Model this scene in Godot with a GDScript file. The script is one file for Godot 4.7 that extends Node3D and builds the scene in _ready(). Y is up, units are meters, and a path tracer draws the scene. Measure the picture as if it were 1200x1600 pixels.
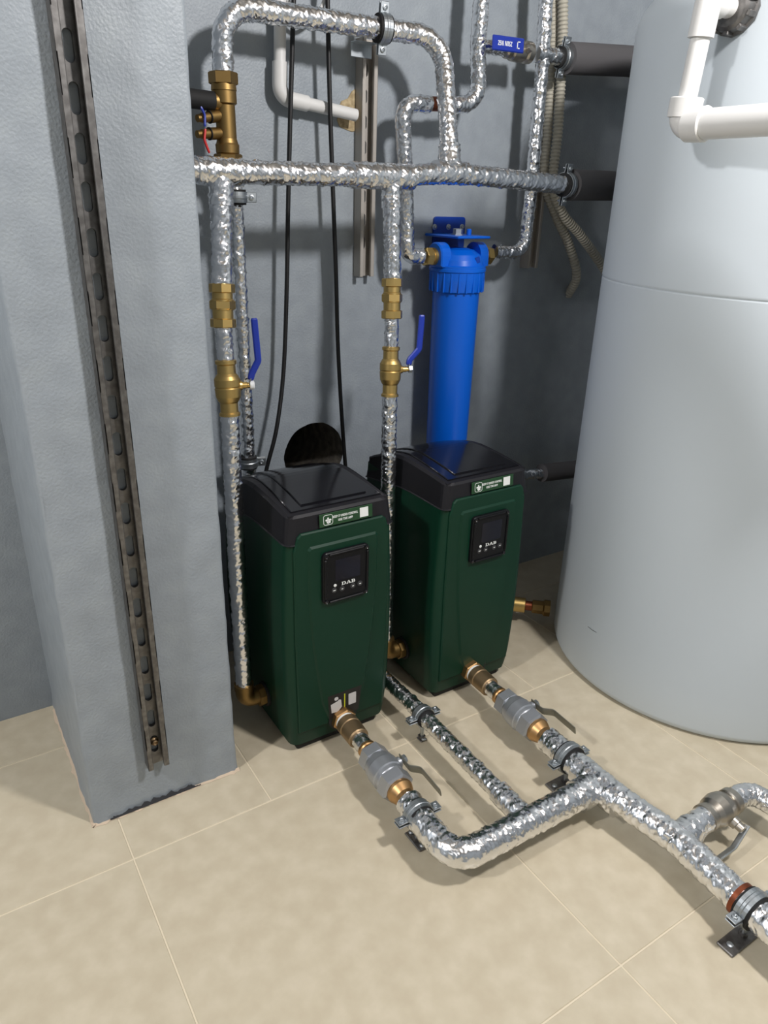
extends Node3D
# Plant room: two green booster pumps, foil wrapped pipework, a blue filter and a white water tank.
# World: x runs along the back wall, y up, z towards the room; metres.

const CAM_POS := Vector3(-0.1614, 1.1086, 1.0370)
const CAM_ROT := Vector3(-0.40719, -0.57971, 0.02961)   # pitch, yaw, roll
const FOCAL := 1139.57                                     # pixels in a 1200 x 1600 frame
const WALL := -0.53                                        # front face of the back wall
const CEIL := 2.55

var M := {}
var cam_basis := Basis()
var taken := {}

# ------------------------------------------------------------------ mesh builder
class MB:
	var v := PackedVector3Array()
	var n := PackedVector3Array()
	func tri(a: Vector3, b: Vector3, c: Vector3, na: Vector3, nb: Vector3, nc: Vector3):
		v.push_back(a); v.push_back(c); v.push_back(b)      # given counter-clockwise, stored clockwise
		n.push_back(na); n.push_back(nc); n.push_back(nb)
	func quad(a: Vector3, b: Vector3, c: Vector3, d: Vector3):
		var f := (c - a).cross(d - b).normalized()
		tri(a, b, c, f, f, f); tri(a, c, d, f, f, f)
	func facet(a: Vector3, b: Vector3, c: Vector3):
		var f := (b - a).cross(c - a).normalized()
		tri(a, b, c, f, f, f)
	func loft(loops: Array, smooth := true, cap0 := true, cap1 := true, closed := true):
		var rows := loops.size()
		var cols: int = loops[0].size()
		var last := cols if closed else cols - 1
		if smooth:
			var nn := []
			for i in rows:
				var line := PackedVector3Array()
				for j in cols:
					var l: PackedVector3Array = loops[i]
					var jn := (j + 1) % cols if closed else mini(j + 1, cols - 1)
					var jp := (j - 1 + cols) % cols if closed else maxi(j - 1, 0)
					var t := l[jn] - l[jp]
					var up: Vector3 = loops[mini(i + 1, rows - 1)][j] - loops[maxi(i - 1, 0)][j]
					line.push_back(t.cross(up).normalized())
				nn.push_back(line)
			for i in rows - 1:
				for j in last:
					var k := (j + 1) % cols
					tri(loops[i][j], loops[i][k], loops[i + 1][k], nn[i][j], nn[i][k], nn[i + 1][k])
					tri(loops[i][j], loops[i + 1][k], loops[i + 1][j], nn[i][j], nn[i + 1][k], nn[i + 1][j])
		else:
			for i in rows - 1:
				for j in last:
					var k := (j + 1) % cols
					facet(loops[i][j], loops[i][k], loops[i + 1][k])
					facet(loops[i][j], loops[i + 1][k], loops[i + 1][j])
		if cap0: cap(loops[0], true)
		if cap1: cap(loops[rows - 1], false)
	func cap(l: PackedVector3Array, under: bool):
		var c := Vector3.ZERO
		for p in l: c += p
		c /= l.size()
		for j in l.size():
			var k := (j + 1) % l.size()
			if under: facet(c, l[k], l[j])
			else: facet(c, l[j], l[k])
	func ring(o: Vector3, e1: Vector3, e2: Vector3, r: float, seg: int, turn := 0.0) -> PackedVector3Array:
		var l := PackedVector3Array()
		for j in seg:
			var a := TAU * j / seg + turn
			l.push_back(o + e1 * (cos(a) * r) + e2 * (sin(a) * r))
		return l
	# profile: [t along the axis, radius] pairs
	func lathe(o: Vector3, axis: Vector3, profile: Array, seg := 28, turn := 0.0, smooth := false):
		var ax := axis.normalized()
		var e1 := (Vector3.UP if absf(ax.y) < 0.9 else Vector3.RIGHT).cross(ax).normalized()
		var e2 := ax.cross(e1)
		var loops := []
		for p in profile: loops.push_back(ring(o + ax * p[0], e1, e2, maxf(p[1], 0.00005), seg, turn))
		if smooth:
			loft(loops, true)
			return
		for i in loops.size() - 1:
			if seg <= 8: loft([loops[i], loops[i + 1]], false, i == 0, i == loops.size() - 2)
			else:
				var dt: float = profile[i + 1][0] - profile[i][0]
				var dr: float = profile[i + 1][1] - profile[i][1]
				for j in seg:
					var k := (j + 1) % seg
					var a1 := TAU * j / seg + turn
					var a2 := TAU * (j + 1) / seg + turn
					var q := Vector2(dt, -dr).normalized()
					var n1 := (e1 * cos(a1) + e2 * sin(a1)) * q.x + ax * q.y
					var n2 := (e1 * cos(a2) + e2 * sin(a2)) * q.x + ax * q.y
					tri(loops[i][j], loops[i][k], loops[i + 1][k], n1, n2, n2)
					tri(loops[i][j], loops[i + 1][k], loops[i + 1][j], n1, n2, n1)
		if seg > 8:
			cap(loops[0], true); cap(loops[loops.size() - 1], false)
	# box with chamfered edges, bas columns are its axes
	func box(c: Vector3, s: Vector3, b := 0.001, bas := Basis()):
		var h := s * 0.5
		b = minf(b, minf(h.x, minf(h.y, h.z)) * 0.9)
		var P := func(x, y, z): return c + bas * Vector3(x, y, z)
		var inx := h.x - b
		var iny := h.y - b
		var inz := h.z - b
		for g in [1.0, -1.0]:
			var f := [[-inx, -iny], [inx, -iny], [inx, iny], [-inx, iny]]
			if g < 0: f.reverse()
			quad(P.call(f[0][0], f[0][1], g * h.z), P.call(f[1][0], f[1][1], g * h.z), P.call(f[2][0], f[2][1], g * h.z), P.call(f[3][0], f[3][1], g * h.z))
			f = [[-iny, -inz], [iny, -inz], [iny, inz], [-iny, inz]]
			if g < 0: f.reverse()
			quad(P.call(g * h.x, f[0][0], f[0][1]), P.call(g * h.x, f[1][0], f[1][1]), P.call(g * h.x, f[2][0], f[2][1]), P.call(g * h.x, f[3][0], f[3][1]))
			f = [[-inz, -inx], [inz, -inx], [inz, inx], [-inz, inx]]
			if g < 0: f.reverse()
			quad(P.call(f[0][1], g * h.y, f[0][0]), P.call(f[1][1], g * h.y, f[1][0]), P.call(f[2][1], g * h.y, f[2][0]), P.call(f[3][1], g * h.y, f[3][0]))
		if b <= 0.0: return
		for gx in [1.0, -1.0]:
			for gy in [1.0, -1.0]:
				out4(c, P.call(gx * h.x, gy * iny, -inz), P.call(gx * h.x, gy * iny, inz), P.call(gx * inx, gy * h.y, inz), P.call(gx * inx, gy * h.y, -inz))
				out4(c, P.call(gx * h.x, -iny, gy * inz), P.call(gx * h.x, iny, gy * inz), P.call(gx * inx, iny, gy * h.z), P.call(gx * inx, -iny, gy * h.z))
				out4(c, P.call(-inx, gx * h.y, gy * inz), P.call(inx, gx * h.y, gy * inz), P.call(inx, gx * iny, gy * h.z), P.call(-inx, gx * iny, gy * h.z))
				for gz in [1.0, -1.0]:
					out3(c, P.call(gx * h.x, gy * iny, gz * inz), P.call(gx * inx, gy * h.y, gz * inz), P.call(gx * inx, gy * iny, gz * h.z))
	func out3(c: Vector3, p: Vector3, q: Vector3, r: Vector3):
		if (q - p).cross(r - p).dot((p + q + r) / 3.0 - c) > 0: facet(p, q, r)
		else: facet(p, r, q)
	func out4(c: Vector3, p: Vector3, q: Vector3, r: Vector3, s: Vector3):
		out3(c, p, q, r); out3(c, p, r, s)
	# prism: outline in the plane of bas.x, bas.y (counter-clockwise seen from +bas.z), extruded from 0 to depth along bas.z, front edge bevelled
	func prism(poly: PackedVector2Array, o: Vector3, bas: Basis, depth: float, bevel := 0.0):
		if Geometry2D.is_polygon_clockwise(poly) == false: pass
		var pts := poly
		var area := 0.0
		for i in pts.size():
			var q := pts[(i + 1) % pts.size()]
			area += pts[i].x * q.y - q.x * pts[i].y
		if area < 0: pts.reverse()
		var m := pts.size()
		var inner := PackedVector2Array()
		for i in m:
			var p0 := pts[(i - 1 + m) % m]
			var p1 := pts[i]
			var p2 := pts[(i + 1) % m]
			var d1 := (p1 - p0).normalized()
			var d2 := (p2 - p1).normalized()
			var nn := Vector2(-(d1.y + d2.y), d1.x + d2.x)
			var k := nn.length_squared()
			inner.push_back(p1 + (nn * (2.0 / k) * bevel if k > 0.2 else Vector2.ZERO))
		var w := func(p: Vector2, z: float): return o + bas.x * p.x + bas.y * p.y + bas.z * z
		for i in m:
			var j := (i + 1) % m
			quad(w.call(pts[i], 0.0), w.call(pts[j], 0.0), w.call(pts[j], depth - bevel), w.call(pts[i], depth - bevel))
			if bevel > 0: quad(w.call(pts[i], depth - bevel), w.call(pts[j], depth - bevel), w.call(inner[j], depth), w.call(inner[i], depth))
		var tris := Geometry2D.triangulate_polygon(inner)
		for i in range(0, tris.size(), 3):
			var a: Vector3 = w.call(inner[tris[i]], depth)
			var b: Vector3 = w.call(inner[tris[i + 1]], depth)
			var c: Vector3 = w.call(inner[tris[i + 2]], depth)
			if (b - a).cross(c - a).dot(bas.z) < 0: facet(a, c, b)
			else: facet(a, b, c)
		tris = Geometry2D.triangulate_polygon(pts)
		for i in range(0, tris.size(), 3):
			var a: Vector3 = w.call(pts[tris[i]], 0.0)
			var b: Vector3 = w.call(pts[tris[i + 1]], 0.0)
			var c: Vector3 = w.call(pts[tris[i + 2]], 0.0)
			if (b - a).cross(c - a).dot(bas.z) > 0: facet(a, c, b)
			else: facet(a, b, c)
	func mesh() -> ArrayMesh:
		var arr := []
		arr.resize(Mesh.ARRAY_MAX)
		arr[Mesh.ARRAY_VERTEX] = v
		arr[Mesh.ARRAY_NORMAL] = n
		var am := ArrayMesh.new()
		am.add_surface_from_arrays(Mesh.PRIMITIVE_TRIANGLES, arr)
		return am

# ------------------------------------------------------------------ pixels to places
func ray(u: float, w: float) -> Vector3:
	return cam_basis * Vector3((u - 600.0) / FOCAL, -(w - 800.0) / FOCAL, -1.0)
func onz(u: float, w: float, z: float) -> Vector3:
	var d := ray(u, w)
	return CAM_POS + d * ((z - CAM_POS.z) / d.z)
func ony(u: float, w: float, y: float) -> Vector3:
	var d := ray(u, w)
	return CAM_POS + d * ((y - CAM_POS.y) / d.y)
func onx(u: float, w: float, x: float) -> Vector3:
	var d := ray(u, w)
	return CAM_POS + d * ((x - CAM_POS.x) / d.x)

# ------------------------------------------------------------------ objects
func numbered(called: String) -> String:
	if not taken.has(called):
		taken[called] = 0
		return called
	taken[called] += 1
	return "%s_%03d" % [called, taken[called]]
func thing(called: String, label: String, category: String, at := Vector3.ZERO, group := "") -> Node3D:
	var o := Node3D.new()
	o.name = numbered(called)
	add_child(o)
	o.position = at
	o.set_meta("label", label); o.set_meta("category", category)
	if group: o.set_meta("group", group)
	return o
# a part, its mesh given in world coordinates
func part(called: String, mb: MB, mat: Material, parent: Node3D, label := "") -> MeshInstance3D:
	var o := MeshInstance3D.new()
	o.name = called
	o.mesh = mb.mesh()
	o.material_override = mat
	if parent.get_parent() == self and parent != self: o.position = -parent.position if not (parent is MeshInstance3D) else Vector3.ZERO
	parent.add_child(o, true)
	if label: o.set_meta("label", label)
	return o
func struct(called: String, mb: MB, mat: Material) -> MeshInstance3D:
	var o := part(called, mb, mat, self)
	o.set_meta("kind", "structure")
	return o
func single(called: String, mb: MB, mat: Material, label: String, category: String, group := "") -> MeshInstance3D:
	var o := part(numbered(called), mb, mat, self)
	o.set_meta("label", label); o.set_meta("category", category)
	if group: o.set_meta("group", group)
	return o

# ------------------------------------------------------------------ paths and tubes
func rounded(pts: Array, r: float, step := 0.004) -> Array:
	var out := []
	var prev: Vector3 = pts[0]
	for i in range(1, pts.size()):
		var p: Vector3 = pts[i]
		if i < pts.size() - 1:
			var a: Vector3 = (pts[i - 1] - p)
			var b: Vector3 = (pts[i + 1] - p)
			var ang := a.angle_to(b)
			var cut := minf(r / tan(ang * 0.5), minf(a.length(), b.length()) * 0.49)
			var rr := cut * tan(ang * 0.5)
			var s := p + a.normalized() * cut
			var e := p + b.normalized() * cut
			line_to(out, prev, s, step)
			if ang < PI - 0.03:
				var mid := (a.normalized() + b.normalized()).normalized()
				var c := p + mid * (rr / sin(ang * 0.5))
				var sweep := PI - ang
				var nseg := maxi(3, int(sweep * rr / step))
				var u := s - c
				var ax := u.cross(e - c).normalized()
				for k in nseg: out.push_back(c + u.rotated(ax, sweep * k / nseg))
			prev = e
		else:
			line_to(out, prev, p, step)
			out.push_back(p)
	return out
func line_to(out: Array, a: Vector3, b: Vector3, step: float):
	var k := maxi(1, int(a.distance_to(b) / step))
	for i in k: out.push_back(a.lerp(b, float(i) / k))
# smooth curve through points
func curved(pts: Array, step := 0.006) -> Array:
	var c := Curve3D.new()
	for i in pts.size():
		var t := Vector3.ZERO
		if i > 0 and i < pts.size() - 1: t = (pts[i + 1] - pts[i - 1]) / 6.0
		c.add_point(pts[i], -t, t)
	var out := []
	var k := maxi(4, int(c.get_baked_length() / step))
	for i in k + 1: out.push_back(c.sample_baked(c.get_baked_length() * i / k, true))
	return out
func frames(path: Array) -> Array:
	var out := []
	var t: Vector3 = (path[1] - path[0]).normalized()
	var e := (Vector3.UP if absf(t.y) < 0.9 else Vector3.RIGHT).cross(t).normalized()
	for i in path.size():
		var nt: Vector3 = (path[mini(i + 1, path.size() - 1)] - path[maxi(i - 1, 0)]).normalized()
		e = (e - nt * e.dot(nt)).normalized()
		out.push_back([e, nt.cross(e)])
	return out
func tube(mb: MB, path: Array, r: float, seg := 16, wave := 0.0, pitch := 0.006):
	var fr := frames(path)
	var loops := []
	var s := 0.0
	for i in path.size():
		if i > 0: s += path[i].distance_to(path[i - 1])
		var rr := r + (wave * sin(TAU * s / pitch) if wave > 0 else 0.0)
		loops.push_back(mb.ring(path[i], fr[i][0], fr[i][1], rr, seg))
	mb.loft(loops, true)
var crease := FastNoiseLite.new()
var lump := FastNoiseLite.new()
var wrap := FastNoiseLite.new()
# foil: a tube whose skin is crumpled into small facets
func foil(mb: MB, pts: Array, r: float, bend := 0.04, amp := 1.0, step := 0.0026):
	var path := rounded(pts, bend, step)
	var fr := frames(path)
	var seg := maxi(26, int(TAU * r / 0.003))
	var loops := []
	var s := 0.0
	for i in path.size():
		if i > 0: s += path[i].distance_to(path[i - 1])
		var l := PackedVector3Array()
		for j in seg:
			var a := TAU * j / seg
			var dir: Vector3 = fr[i][0] * cos(a) + fr[i][1] * sin(a)
			var p: Vector3 = path[i] + dir * r
			# creases run slantwise round the pipe: look the noise up along the lay of the wrap
			var h := a + s * 20.0
			var q: Vector3 = Vector3(cos(h) * r * 0.75, sin(h) * r * 0.75, s * 1.15) + path[0] * 3.0
			var d := (crease.get_noise_3dv(q) + 0.6) * 0.0024 + lump.get_noise_3dv(p) * 0.0016
			var sp := fposmod(s / 0.03 + a / TAU + wrap.get_noise_3dv(p) * 0.3, 1.0)
			d += 0.0012 * (1.0 - smoothstep(0.0, 0.9, sp)) - 0.0004
			l.push_back(p + dir * d * amp)
		loops.push_back(l)
	mb.loft(loops, true)
func mix_bundle(fn: Callable) -> MB:
	var m := MB.new()
	fn.call(m)
	return m

# ------------------------------------------------------------------ materials
func std(c: Color, rough: float, metal := 0.0, spec := 0.5) -> StandardMaterial3D:
	var m := StandardMaterial3D.new()
	m.albedo_color = c
	m.roughness = rough
	m.metallic = metal
	m.metallic_specular = spec
	return m
func noise_tex(freq: float, size: int, ramp: Array, octaves := 4, as_normal := false, bump := 4.0, seed_ := 1, kind := FastNoiseLite.TYPE_SIMPLEX_SMOOTH) -> NoiseTexture2D:
	var f := FastNoiseLite.new()
	f.noise_type = kind
	f.seed = seed_
	f.frequency = freq
	f.fractal_octaves = octaves
	var t := NoiseTexture2D.new()
	t.width = size; t.height = size
	t.seamless = true
	t.noise = f
	t.as_normal_map = as_normal
	t.bump_strength = bump
	if ramp.size() > 0:
		var g := Gradient.new()
		g.offsets = PackedFloat32Array(ramp.map(func(x): return x[0]))
		g.colors = PackedColorArray(ramp.map(func(x): return x[1]))
		t.color_ramp = g
	return t
func triplanar(m: StandardMaterial3D, scale_: float):
	m.uv1_triplanar = true
	m.uv1_world_triplanar = true
	m.uv1_scale = Vector3.ONE * scale_
func make_materials():
	var paint := std(Color(1, 1, 1), 0.5)
	paint.albedo_texture = noise_tex(0.008, 512, [[0.0, Color8(137, 145, 152)], [0.5, Color8(143, 151, 158)], [1.0, Color8(149, 157, 163)]], 4, false, 4.0, 3)
	paint.normal_enabled = true
	paint.normal_texture = noise_tex(0.09, 512, [], 3, true, 4.0, 8)
	paint.normal_scale = 0.21
	triplanar(paint, 3.2)
	M.paint = paint
	var tiles := []
	for k in 4:
		var t := std(Color(1, 1, 1), 0.42)
		var d := [0, -1, 1, 2][k] as int
		t.albedo_texture = noise_tex(0.02, 512, [[0.15, Color8(191 + d, 180 + d, 157 + d)], [0.5, Color8(196 + d, 186 + d, 163 + d)], [0.85, Color8(202 + d, 192 + d, 170 + d)]], 6, false, 4.0, 20 + k)
		triplanar(t, 1.7)
		tiles.push_back(t)
	M.tiles = tiles
	M.grout = std(Color8(216, 205, 182), 0.9)
	M.mortar = std(Color8(200, 182, 160), 0.95)
	var conc := std(Color(1, 1, 1), 0.95)
	conc.albedo_texture = noise_tex(0.03, 256, [[0.2, Color8(84, 80, 74)], [0.8, Color8(128, 122, 112)]], 5, false, 4.0, 31)
	triplanar(conc, 4.0)
	M.concrete = conc
	var pl := std(Color(1, 1, 1), 0.95)
	pl.albedo_texture = noise_tex(0.04, 256, [[0.2, Color8(150, 132, 100)], [0.8, Color8(190, 172, 138)]], 5, false, 4.0, 32)
	triplanar(pl, 6.0)
	M.plaster = pl
	M.scuff = std(Color8(52, 54, 60), 0.8)
	M.foil = std(Color8(234, 235, 237), 0.23, 1.0)
	M.copper = std(Color8(138, 80, 58), 0.45, 1.0)
	M.brass = std(Color8(206, 176, 112), 0.38, 1.0)
	M.bronze = std(Color8(188, 150, 104), 0.4, 1.0)
	M.old_brass = std(Color8(142, 116, 72), 0.46, 1.0)
	M.brown_brass = std(Color8(158, 136, 106), 0.5, 1.0)
	M.nickel = std(Color8(178, 172, 162), 0.34, 1.0)
	M.zinc = std(Color8(176, 182, 186), 0.42, 1.0)
	M.cast_grey = std(Color8(176, 180, 186), 0.38, 0.75)
	var gal := std(Color(1, 1, 1), 0.45, 0.85)
	gal.albedo_texture = noise_tex(0.03, 256, [[0.2, Color8(104, 102, 100)], [0.8, Color8(128, 126, 124)]], 4, false, 4.0, 41)
	triplanar(gal, 7.0)
	M.galv = gal
	M.galv_light = std(Color8(172, 167, 160), 0.5, 0.4)
	M.lever_steel = std(Color8(150, 149, 138), 0.4, 0.8)
	M.rubber = std(Color8(16, 16, 17), 0.75)
	M.cable = std(Color8(14, 14, 15), 0.5)
	M.foam = std(Color8(80, 79, 81), 0.95)
	M.pvc = std(Color8(214, 214, 212), 0.35)
	M.conduit = std(Color8(176, 172, 158), 0.5)
	M.blue = std(Color8(0, 92, 204), 0.32)
	M.blue_dark = std(Color8(6, 56, 150), 0.4)
	M.lever_blue = std(Color8(22, 48, 150), 0.4)
	M.lever_red = std(Color8(190, 30, 30), 0.45)
	M.white_cap = std(Color8(225, 228, 230), 0.4)
	var tank := std(Color8(188, 197, 203), 0.48)
	M.tank = tank
	M.tank_mark = std(Color8(60, 64, 66), 0.7)
	var green := std(Color8(8, 48, 33), 0.45, 0.0, 0.35)
	M.green = green
	M.black_lid = std(Color8(27, 27, 31), 0.5, 0.0, 0.35)
	M.black_gloss = std(Color8(20, 20, 24), 0.12)
	M.black_panel = std(Color8(17, 18, 21), 0.35, 0.0, 0.3)
	M.screen = std(Color8(13, 14, 27), 0.12, 0.0, 0.4)
	M.sticker_green = std(Color8(24, 62, 34), 0.4)
	M.print_white = std(Color8(222, 226, 224), 0.5)
	M.button = std(Color8(48, 49, 52), 0.5)
	M.label_black = std(Color8(20, 19, 20), 0.5)
	M.label_white = std(Color8(196, 194, 192), 0.5)
	M.label_yellow = std(Color8(196, 196, 40), 0.5)
	M.foot_black = std(Color8(18, 18, 18), 0.7)
	M.lamp_white = std(Color8(230, 230, 228), 0.5)

# ------------------------------------------------------------------ light
func globe_lamp(at: Vector3, energy: float, label: String):
	var t := thing("ceiling_lamp", label, "lamp", Vector3(at.x, CEIL, at.z))
	var b := MB.new()
	b.lathe(Vector3(at.x, CEIL, at.z), Vector3.DOWN, [[0, 0.06], [0.02, 0.06], [0.025, 0.02], [CEIL - at.y - 0.12, 0.02], [CEIL - at.y - 0.12, 0.05], [CEIL - at.y - 0.085, 0.05]], 24)
	part("holder", b, M.lamp_white, t)
	var g := MB.new()
	var prof := []
	for k in 17:
		var a := PI * k / 16.0
		prof.push_back([-cos(a) * 0.1, sin(a) * 0.1])
	g.lathe(at, Vector3.DOWN, prof, 32, 0.0, true)
	var glow := std(Color(1, 1, 1), 0.5)
	glow.emission_enabled = true
	glow.emission = Color(1.0, 0.99, 0.97)
	glow.emission_energy_multiplier = 4.0
	part("light_globe", g, glow, t)
	var l := OmniLight3D.new()
	l.name = "lamp_light"
	l.light_color = Color(1.0, 0.985, 0.98)
	l.light_energy = energy
	l.light_size = 0.085
	l.omni_range = 12.0
	l.omni_attenuation = 2.0
	l.shadow_enabled = true
	add_child(l)
	l.position = at

# ------------------------------------------------------------------ the room
func box_part(called: String, lo: Vector3, hi: Vector3, mat: Material) -> MeshInstance3D:
	var b := MB.new()
	b.box((lo + hi) * 0.5, hi - lo, 0.0)
	return struct(called, b, mat)
func room():
	var x0 := -2.3
	var x1 := 2.5
	var z1 := 3.4
	# floor: grout bed, tiles are its children
	var fb := MB.new()
	fb.box(Vector3((x0 + x1) / 2, -0.06, (WALL + z1) / 2), Vector3(x1 - x0 + 0.4, 0.1175, z1 - WALL + 0.4), 0.0)
	var floor_ := struct("floor", fb, M.grout)
	var rows := [WALL, -0.37, 0.0, 0.6, 1.2, 1.8, 2.4, 3.0, z1]
	var cache := {}
	var idx := 0
	for r in rows.size() - 1:
		var xs := [x0, -1.8, -1.2, -0.6, 0.0, 0.6, 1.2, 1.8, x1]
		if r == 1: xs = [x0, -1.8, -1.2, -0.6, 0.0, 0.27, 0.6, 0.98, 1.2, 1.8, x1]
		if r == 2: xs = [x0, -1.8, -1.2, -0.6, 0.0, 0.6, 1.131, 1.203, 1.8, x1]
		for c in xs.size() - 1:
			var g := 0.0014
			var lo := Vector3(xs[c] + g, -0.008, rows[r] + g)
			var hi := Vector3(xs[c + 1] - g, 0.0, rows[r + 1] - g)
			var key := "%.3f %.3f" % [hi.x - lo.x, hi.z - lo.z]
			if not cache.has(key):
				var b := MB.new()
				b.box(Vector3.ZERO, hi - lo, 0.0008)
				cache[key] = b.mesh()
			var o := MeshInstance3D.new()
			o.name = "tile"
			o.mesh = cache[key]
			o.material_override = M.tiles[(idx * 7 + r) % 4]
			o.position = (lo + hi) * 0.5
			floor_.add_child(o, true)
			idx += 1
	# back wall with a round hole
	var w := MB.new()
	var hc := Vector2(0.648, 0.505)
	var hr := 0.0835
	var q := 0.12
	var P := func(x: float, y: float): return Vector3(x, y, WALL)
	for rect in [[x0, -0.1, x1, hc.y - q], [x0, hc.y + q, x1, CEIL], [x0, hc.y - q, hc.x - q, hc.y + q], [hc.x + q, hc.y - q, x1, hc.y + q]]:
		w.quad(P.call(rect[0], rect[1]), P.call(rect[2], rect[1]), P.call(rect[2], rect[3]), P.call(rect[0], rect[3]))
	var seg := 64
	var nz := FastNoiseLite.new()
	nz.seed = 5; nz.frequency = 2.0
	var rim := []
	var sq := []
	for j in seg:
		var a := TAU * j / seg
		var rr := hr + 0.001 * nz.get_noise_2d(cos(a), sin(a)) * 2.0
		rim.push_back(hc + Vector2(cos(a), sin(a)) * rr)
		var m := maxf(absf(cos(a)), absf(sin(a)))
		sq.push_back(hc + Vector2(cos(a), sin(a)) * (q / m))
	for j in seg:
		var k := (j + 1) % seg
		w.quad(P.call(rim[j].x, rim[j].y), P.call(sq[j].x, sq[j].y), P.call(sq[k].x, sq[k].y), P.call(rim[k].x, rim[k].y))
	var back := WALL - 0.34
	w.quad(Vector3(x1, -0.1, back), Vector3(x0, -0.1, back), Vector3(x0, CEIL, back), Vector3(x1, CEIL, back))
	w.quad(Vector3(x0, -0.1, back), Vector3(x1, -0.1, back), Vector3(x1, -0.1, WALL), Vector3(x0, -0.1, WALL))
	w.quad(Vector3(x0, CEIL, WALL), Vector3(x1, CEIL, WALL), Vector3(x1, CEIL, back), Vector3(x0, CEIL, back))
	w.quad(Vector3(x0, -0.1, back), Vector3(x0, -0.1, WALL), Vector3(x0, CEIL, WALL), Vector3(x0, CEIL, back))
	w.quad(Vector3(x1, -0.1, WALL), Vector3(x1, -0.1, back), Vector3(x1, CEIL, back), Vector3(x1, CEIL, WALL))
	var wall_back := struct("wall_back", w, M.paint)
	var hb := MB.new()
	for j in seg:
		var k := (j + 1) % seg
		hb.quad(P.call(rim[j].x, rim[j].y), P.call(rim[k].x, rim[k].y), P.call(rim[k].x, rim[k].y) + Vector3(0, 0, -0.3), P.call(rim[j].x, rim[j].y) + Vector3(0, 0, -0.3))
		hb.facet(Vector3(hc.x, hc.y, WALL - 0.3), P.call(rim[j].x, rim[j].y) + Vector3(0, 0, -0.3), P.call(rim[k].x, rim[k].y) + Vector3(0, 0, -0.3))
	part("core_hole", hb, M.concrete, wall_back, "round bare concrete hole drilled in the wall")
	# bare plaster patch beside the channel
	var pp := MB.new()
	var poly := PackedVector2Array()
	for p in [[556, 138], [549, 143], [543, 154], [533, 158], [529, 168], [530, 178], [526, 187], [530, 198], [541, 203], [549, 206], [556, 205], [562, 207], [563, 140]]:
		var c := onz(p[0], p[1], WALL)
		poly.push_back(Vector2(c.x, c.y))
	pp.prism(poly, Vector3(0, 0, WALL - 0.003), Basis(), 0.005, 0.001)
	part("plaster_patch", pp, M.plaster, wall_back, "bare tan plaster patch")
	box_part("wall_left", Vector3(x0 - 0.2, -0.1, WALL - 0.3), Vector3(x0, CEIL, z1 + 0.2), M.paint)
	box_part("wall_right", Vector3(x1, -0.1, WALL - 0.3), Vector3(x1 + 0.2, CEIL, z1 + 0.2), M.paint)
	box_part("wall_front", Vector3(x0, -0.1, z1), Vector3(x1, CEIL, z1 + 0.2), M.paint)
	box_part("ceiling", Vector3(x0 - 0.2, CEIL, WALL - 0.34), Vector3(x1 + 0.2, CEIL + 0.2, z1 + 0.2), M.concrete)
	# painted column standing out of the back wall
	var cb := MB.new()
	var n2 := FastNoiseLite.new()
	n2.seed = 12; n2.frequency = 9.0; n2.fractal_octaves = 3
	var lo2 := Vector2(-0.041, WALL - 0.02)
	var hi2 := Vector2(0.244, -0.115)
	var loops := []
	var levels := 170
	for i in levels + 1:
		var y := CEIL * i / levels
		var l := PackedVector3Array()
		for c in round_rect(lo2, hi2, 0.006, 24):
			var p := Vector3(c.x, y, c.y)
			var d := n2.get_noise_3dv(p) * 0.0022
			if y < 0.05: d += (0.05 - y) * 0.05 * (1.0 + n2.get_noise_3dv(p * 3.0))
			var outw := Vector3(c.x - 0.1, 0, c.y + 0.3)
			if absf(c.x - lo2.x) < 0.005 or absf(c.x - hi2.x) < 0.005: outw.z = 0
			else: outw.x = 0
			l.push_back(p + outw.normalized() * d)
		loops.push_back(l)
	cb.loft(loops, true)
	var col := struct("wall_column", cb, M.paint)
	# bare mortar line round the foot
	var mb := MB.new()
	var path := []
	for i in 41: path.push_back([Vector3(lo2.x - 0.004, 0, lerpf(WALL + 0.02, hi2.y + 0.004, i / 40.0)), Vector3(-1, 0, 0)])
	for i in 41: path.push_back([Vector3(lerpf(lo2.x - 0.004, hi2.x + 0.004, i / 40.0), 0, hi2.y + 0.004), Vector3(0, 0, 1)])
	var outer := []
	var inner := []
	for e in path:
		var p: Vector3 = e[0]
		inner.push_back(p - e[1] * 0.004 + Vector3(0, 0.0045, 0))
		outer.push_back(p + e[1] * (0.001 + 0.005 * absf(n2.get_noise_3dv(p * 6.0)) * 2.0) + Vector3(0, 0.0006, 0))
	for i in path.size() - 1: mb.quad(inner[i], outer[i], outer[i + 1], inner[i + 1])
	part("mortar_line", mb, M.mortar, col, "bare pinkish mortar line")
	var sc := MB.new()
	for i in range(4, 34):
		var xa := lerpf(-0.038, 0.2, i / 40.0)
		var xb := lerpf(-0.038, 0.2, (i + 1) / 40.0)
		var h1 := 0.004 + 0.013 * maxf(0.0, n2.get_noise_2d(xa * 9.0, 3.0) + 0.35)
		var h2 := 0.004 + 0.013 * maxf(0.0, n2.get_noise_2d(xb * 9.0, 3.0) + 0.35)
		var zf := hi2.y + 0.0065
		var fade := clampf(minf(i - 3, 34 - i) / 5.0, 0, 1)
		h1 *= fade; h2 *= fade
		sc.quad(Vector3(xa, 0.003, zf), Vector3(xb, 0.003, zf), Vector3(xb, h2 + 0.004, zf - 0.0005), Vector3(xa, h1 + 0.004, zf - 0.0005))
	part("chipped_paint", sc, M.scuff, col, "dark chipped paint at the foot")
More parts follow.
